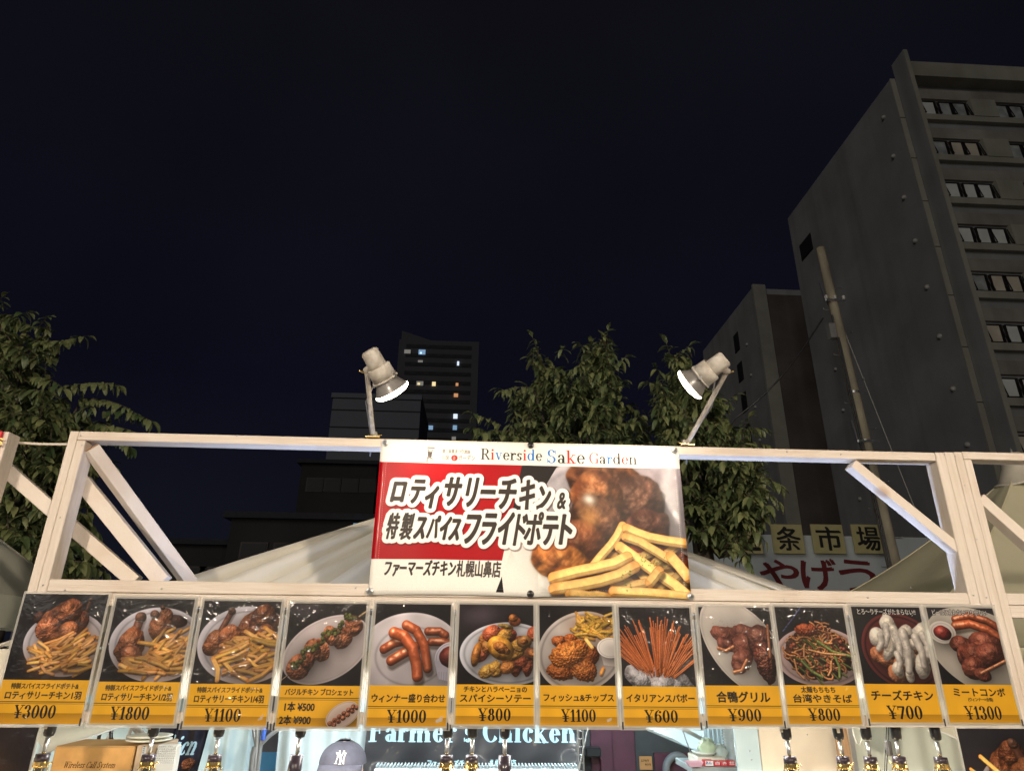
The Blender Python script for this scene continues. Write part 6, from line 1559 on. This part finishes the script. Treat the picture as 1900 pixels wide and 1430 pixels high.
mb.v = vv; hd = mb.build('head', skin, pe)
for sx_ in (-1, 1):
    MB().sphere(hc+Vector((sx_*.029, -.080, .006)), .0115, 8).build('eye', mat('eye white', (.7, .7, .68), .2), hd)
    MB().sphere(hc+Vector((sx_*.029, -.0895, .006)), .0048, 6).build('iris', black_plastic, hd)
    MB().sphere(hc+Vector((sx_*.078, .008, -.008)), .028, 8, (.35, .6, 1)).build('ear', skin, hd)
MB().sphere(hc+Vector((0, -.091, -.052)), .021, 8, (1, .35, .28)).build('mouth', mat('lips', (.50, .20, .18), .5), hd)
mb = MB().sphere((0, 0, 0), 1, 12); mb.v = [tuple(hc+Vector((x*.083, .012+y*.092, z*.118+.004))) for x, y, z in mb.v if True]
keep = [f for f in mb.f if all(mb.v[i][1] > hc.y-.02 and mb.v[i][2] > hc.z-.08 for i in f)]; mb.f = keep; mb.smooth = [True]*len(keep); mb.build('hair', hairm, pe)
# cap: six panel crown, button, curved brim
cz = hc.z+.028; CW, CD, CH = .0985, .108, hz-cz-.004
def capP(th, ph):
    e = 1+.012*abs(math.sin(3*th))*math.sin(ph)
    return Vector((hx+CW*math.cos(th)*math.cos(ph)**.85*1.0*(2-e), YQ+.004+CD*math.sin(th)*math.cos(ph)**.85*(2-e), cz+CH*math.sin(ph)))
v = []; f = []; nT, nP = 60, 18
for j in range(nP+1):
    ph = (math.pi/2)*j/nP*.995
    for i in range(nT): v.append(capP(2*math.pi*i/nT, ph))
for j in range(nP):
    for i in range(nT): f.append((j*nT+i, j*nT+(i+1) % nT, (j+1)*nT+(i+1) % nT, (j+1)*nT+i))
cp_ = MB().add(v, f, True).build('cap', navy, pe)
MB().sphere((hx, YQ+.004, cz+CH+.001), .0065, 6, (1, 1, .6)).build('button', navy, cp_)
for k in range(6): MB().tube([capP(math.pi/6+k*math.pi/3, ph)*1.0 for ph in np.linspace(0, 1.5, 14)], .0012, 4).build('seam', navy, cp_)
bv = []; bf = []
for j in range(7):
    for i in range(17):
        u = -1+i/8; r = j/6; ang = -math.pi/2+u*1.12
        x = CW*math.cos(ang)*(1+.02*r); y = CD*math.sin(ang)-r*.070*math.sqrt(max(0, 1-(u*.93)**2))
        bv.append(Vector((hx+x, YQ+.004+y, cz+.004-.016*(u*u)*(.3+r)-.012*r)))
for j in range(6):
    for i in range(16): bf.append((j*17+i, j*17+i+1, (j+1)*17+i+1, (j+1)*17+i))
o = MB().add(bv, bf, True).build('brim', navy, cp_); md = o.modifiers.new('thick', 'SOLIDIFY'); md.thickness = .003
# interlocked N and Y on the crown front
lm = mat('cream embroidery', (.82, .78, .66), .8)
c0 = math.radians(-86); 
def logo(pts, w):
    L = []
    for x, y in pts:
        th = c0+x*.034/CW; zz = .033+y*.026; ph = math.asin(max(-.99, min(.99, zz/CH)))
        q = capP(th, ph); n = Vector((math.cos(th)*math.cos(ph), math.sin(th)*math.cos(ph), math.sin(ph))); L.append(q+n*.001)
    MB().tube(L, w, 6).build('ny_mark', lm, cp_)
for pts, w in (([(-.55, -.75), (-.42, .0), (-.50, .60)], .0021), ([(-.62, .55), (-.10, .0), (.45, -.85)], .0026), ([(.42, -.85), (.40, -.1), (.62, .55)], .0021),
               ([(-.30, .85), (-.12, .35), (.02, .0)], .0021), ([(.38, .80), (.18, .40), (.02, .0)], .0021), ([(.02, .0), (.0, -.5), (-.02, -.85)], .0026),
               ([(-.72, -.78), (-.38, -.78)], .0013), ([(-.22, -.86), (.16, -.86)], .0013), ([(-.42, .88), (-.16, .88)], .0013), ([(.24, .84), (.52, .84)], .0013), ([(.50, .58), (.76, .56)], .0013), ([(-.76, .60), (-.40, .66)], .0013)): logo(pts, w)
print('total tris', sum(len(o.data.loops)-2*len(o.data.polygons) for o in scene.objects if o.type == 'MESH'), 'objects', len(scene.objects))
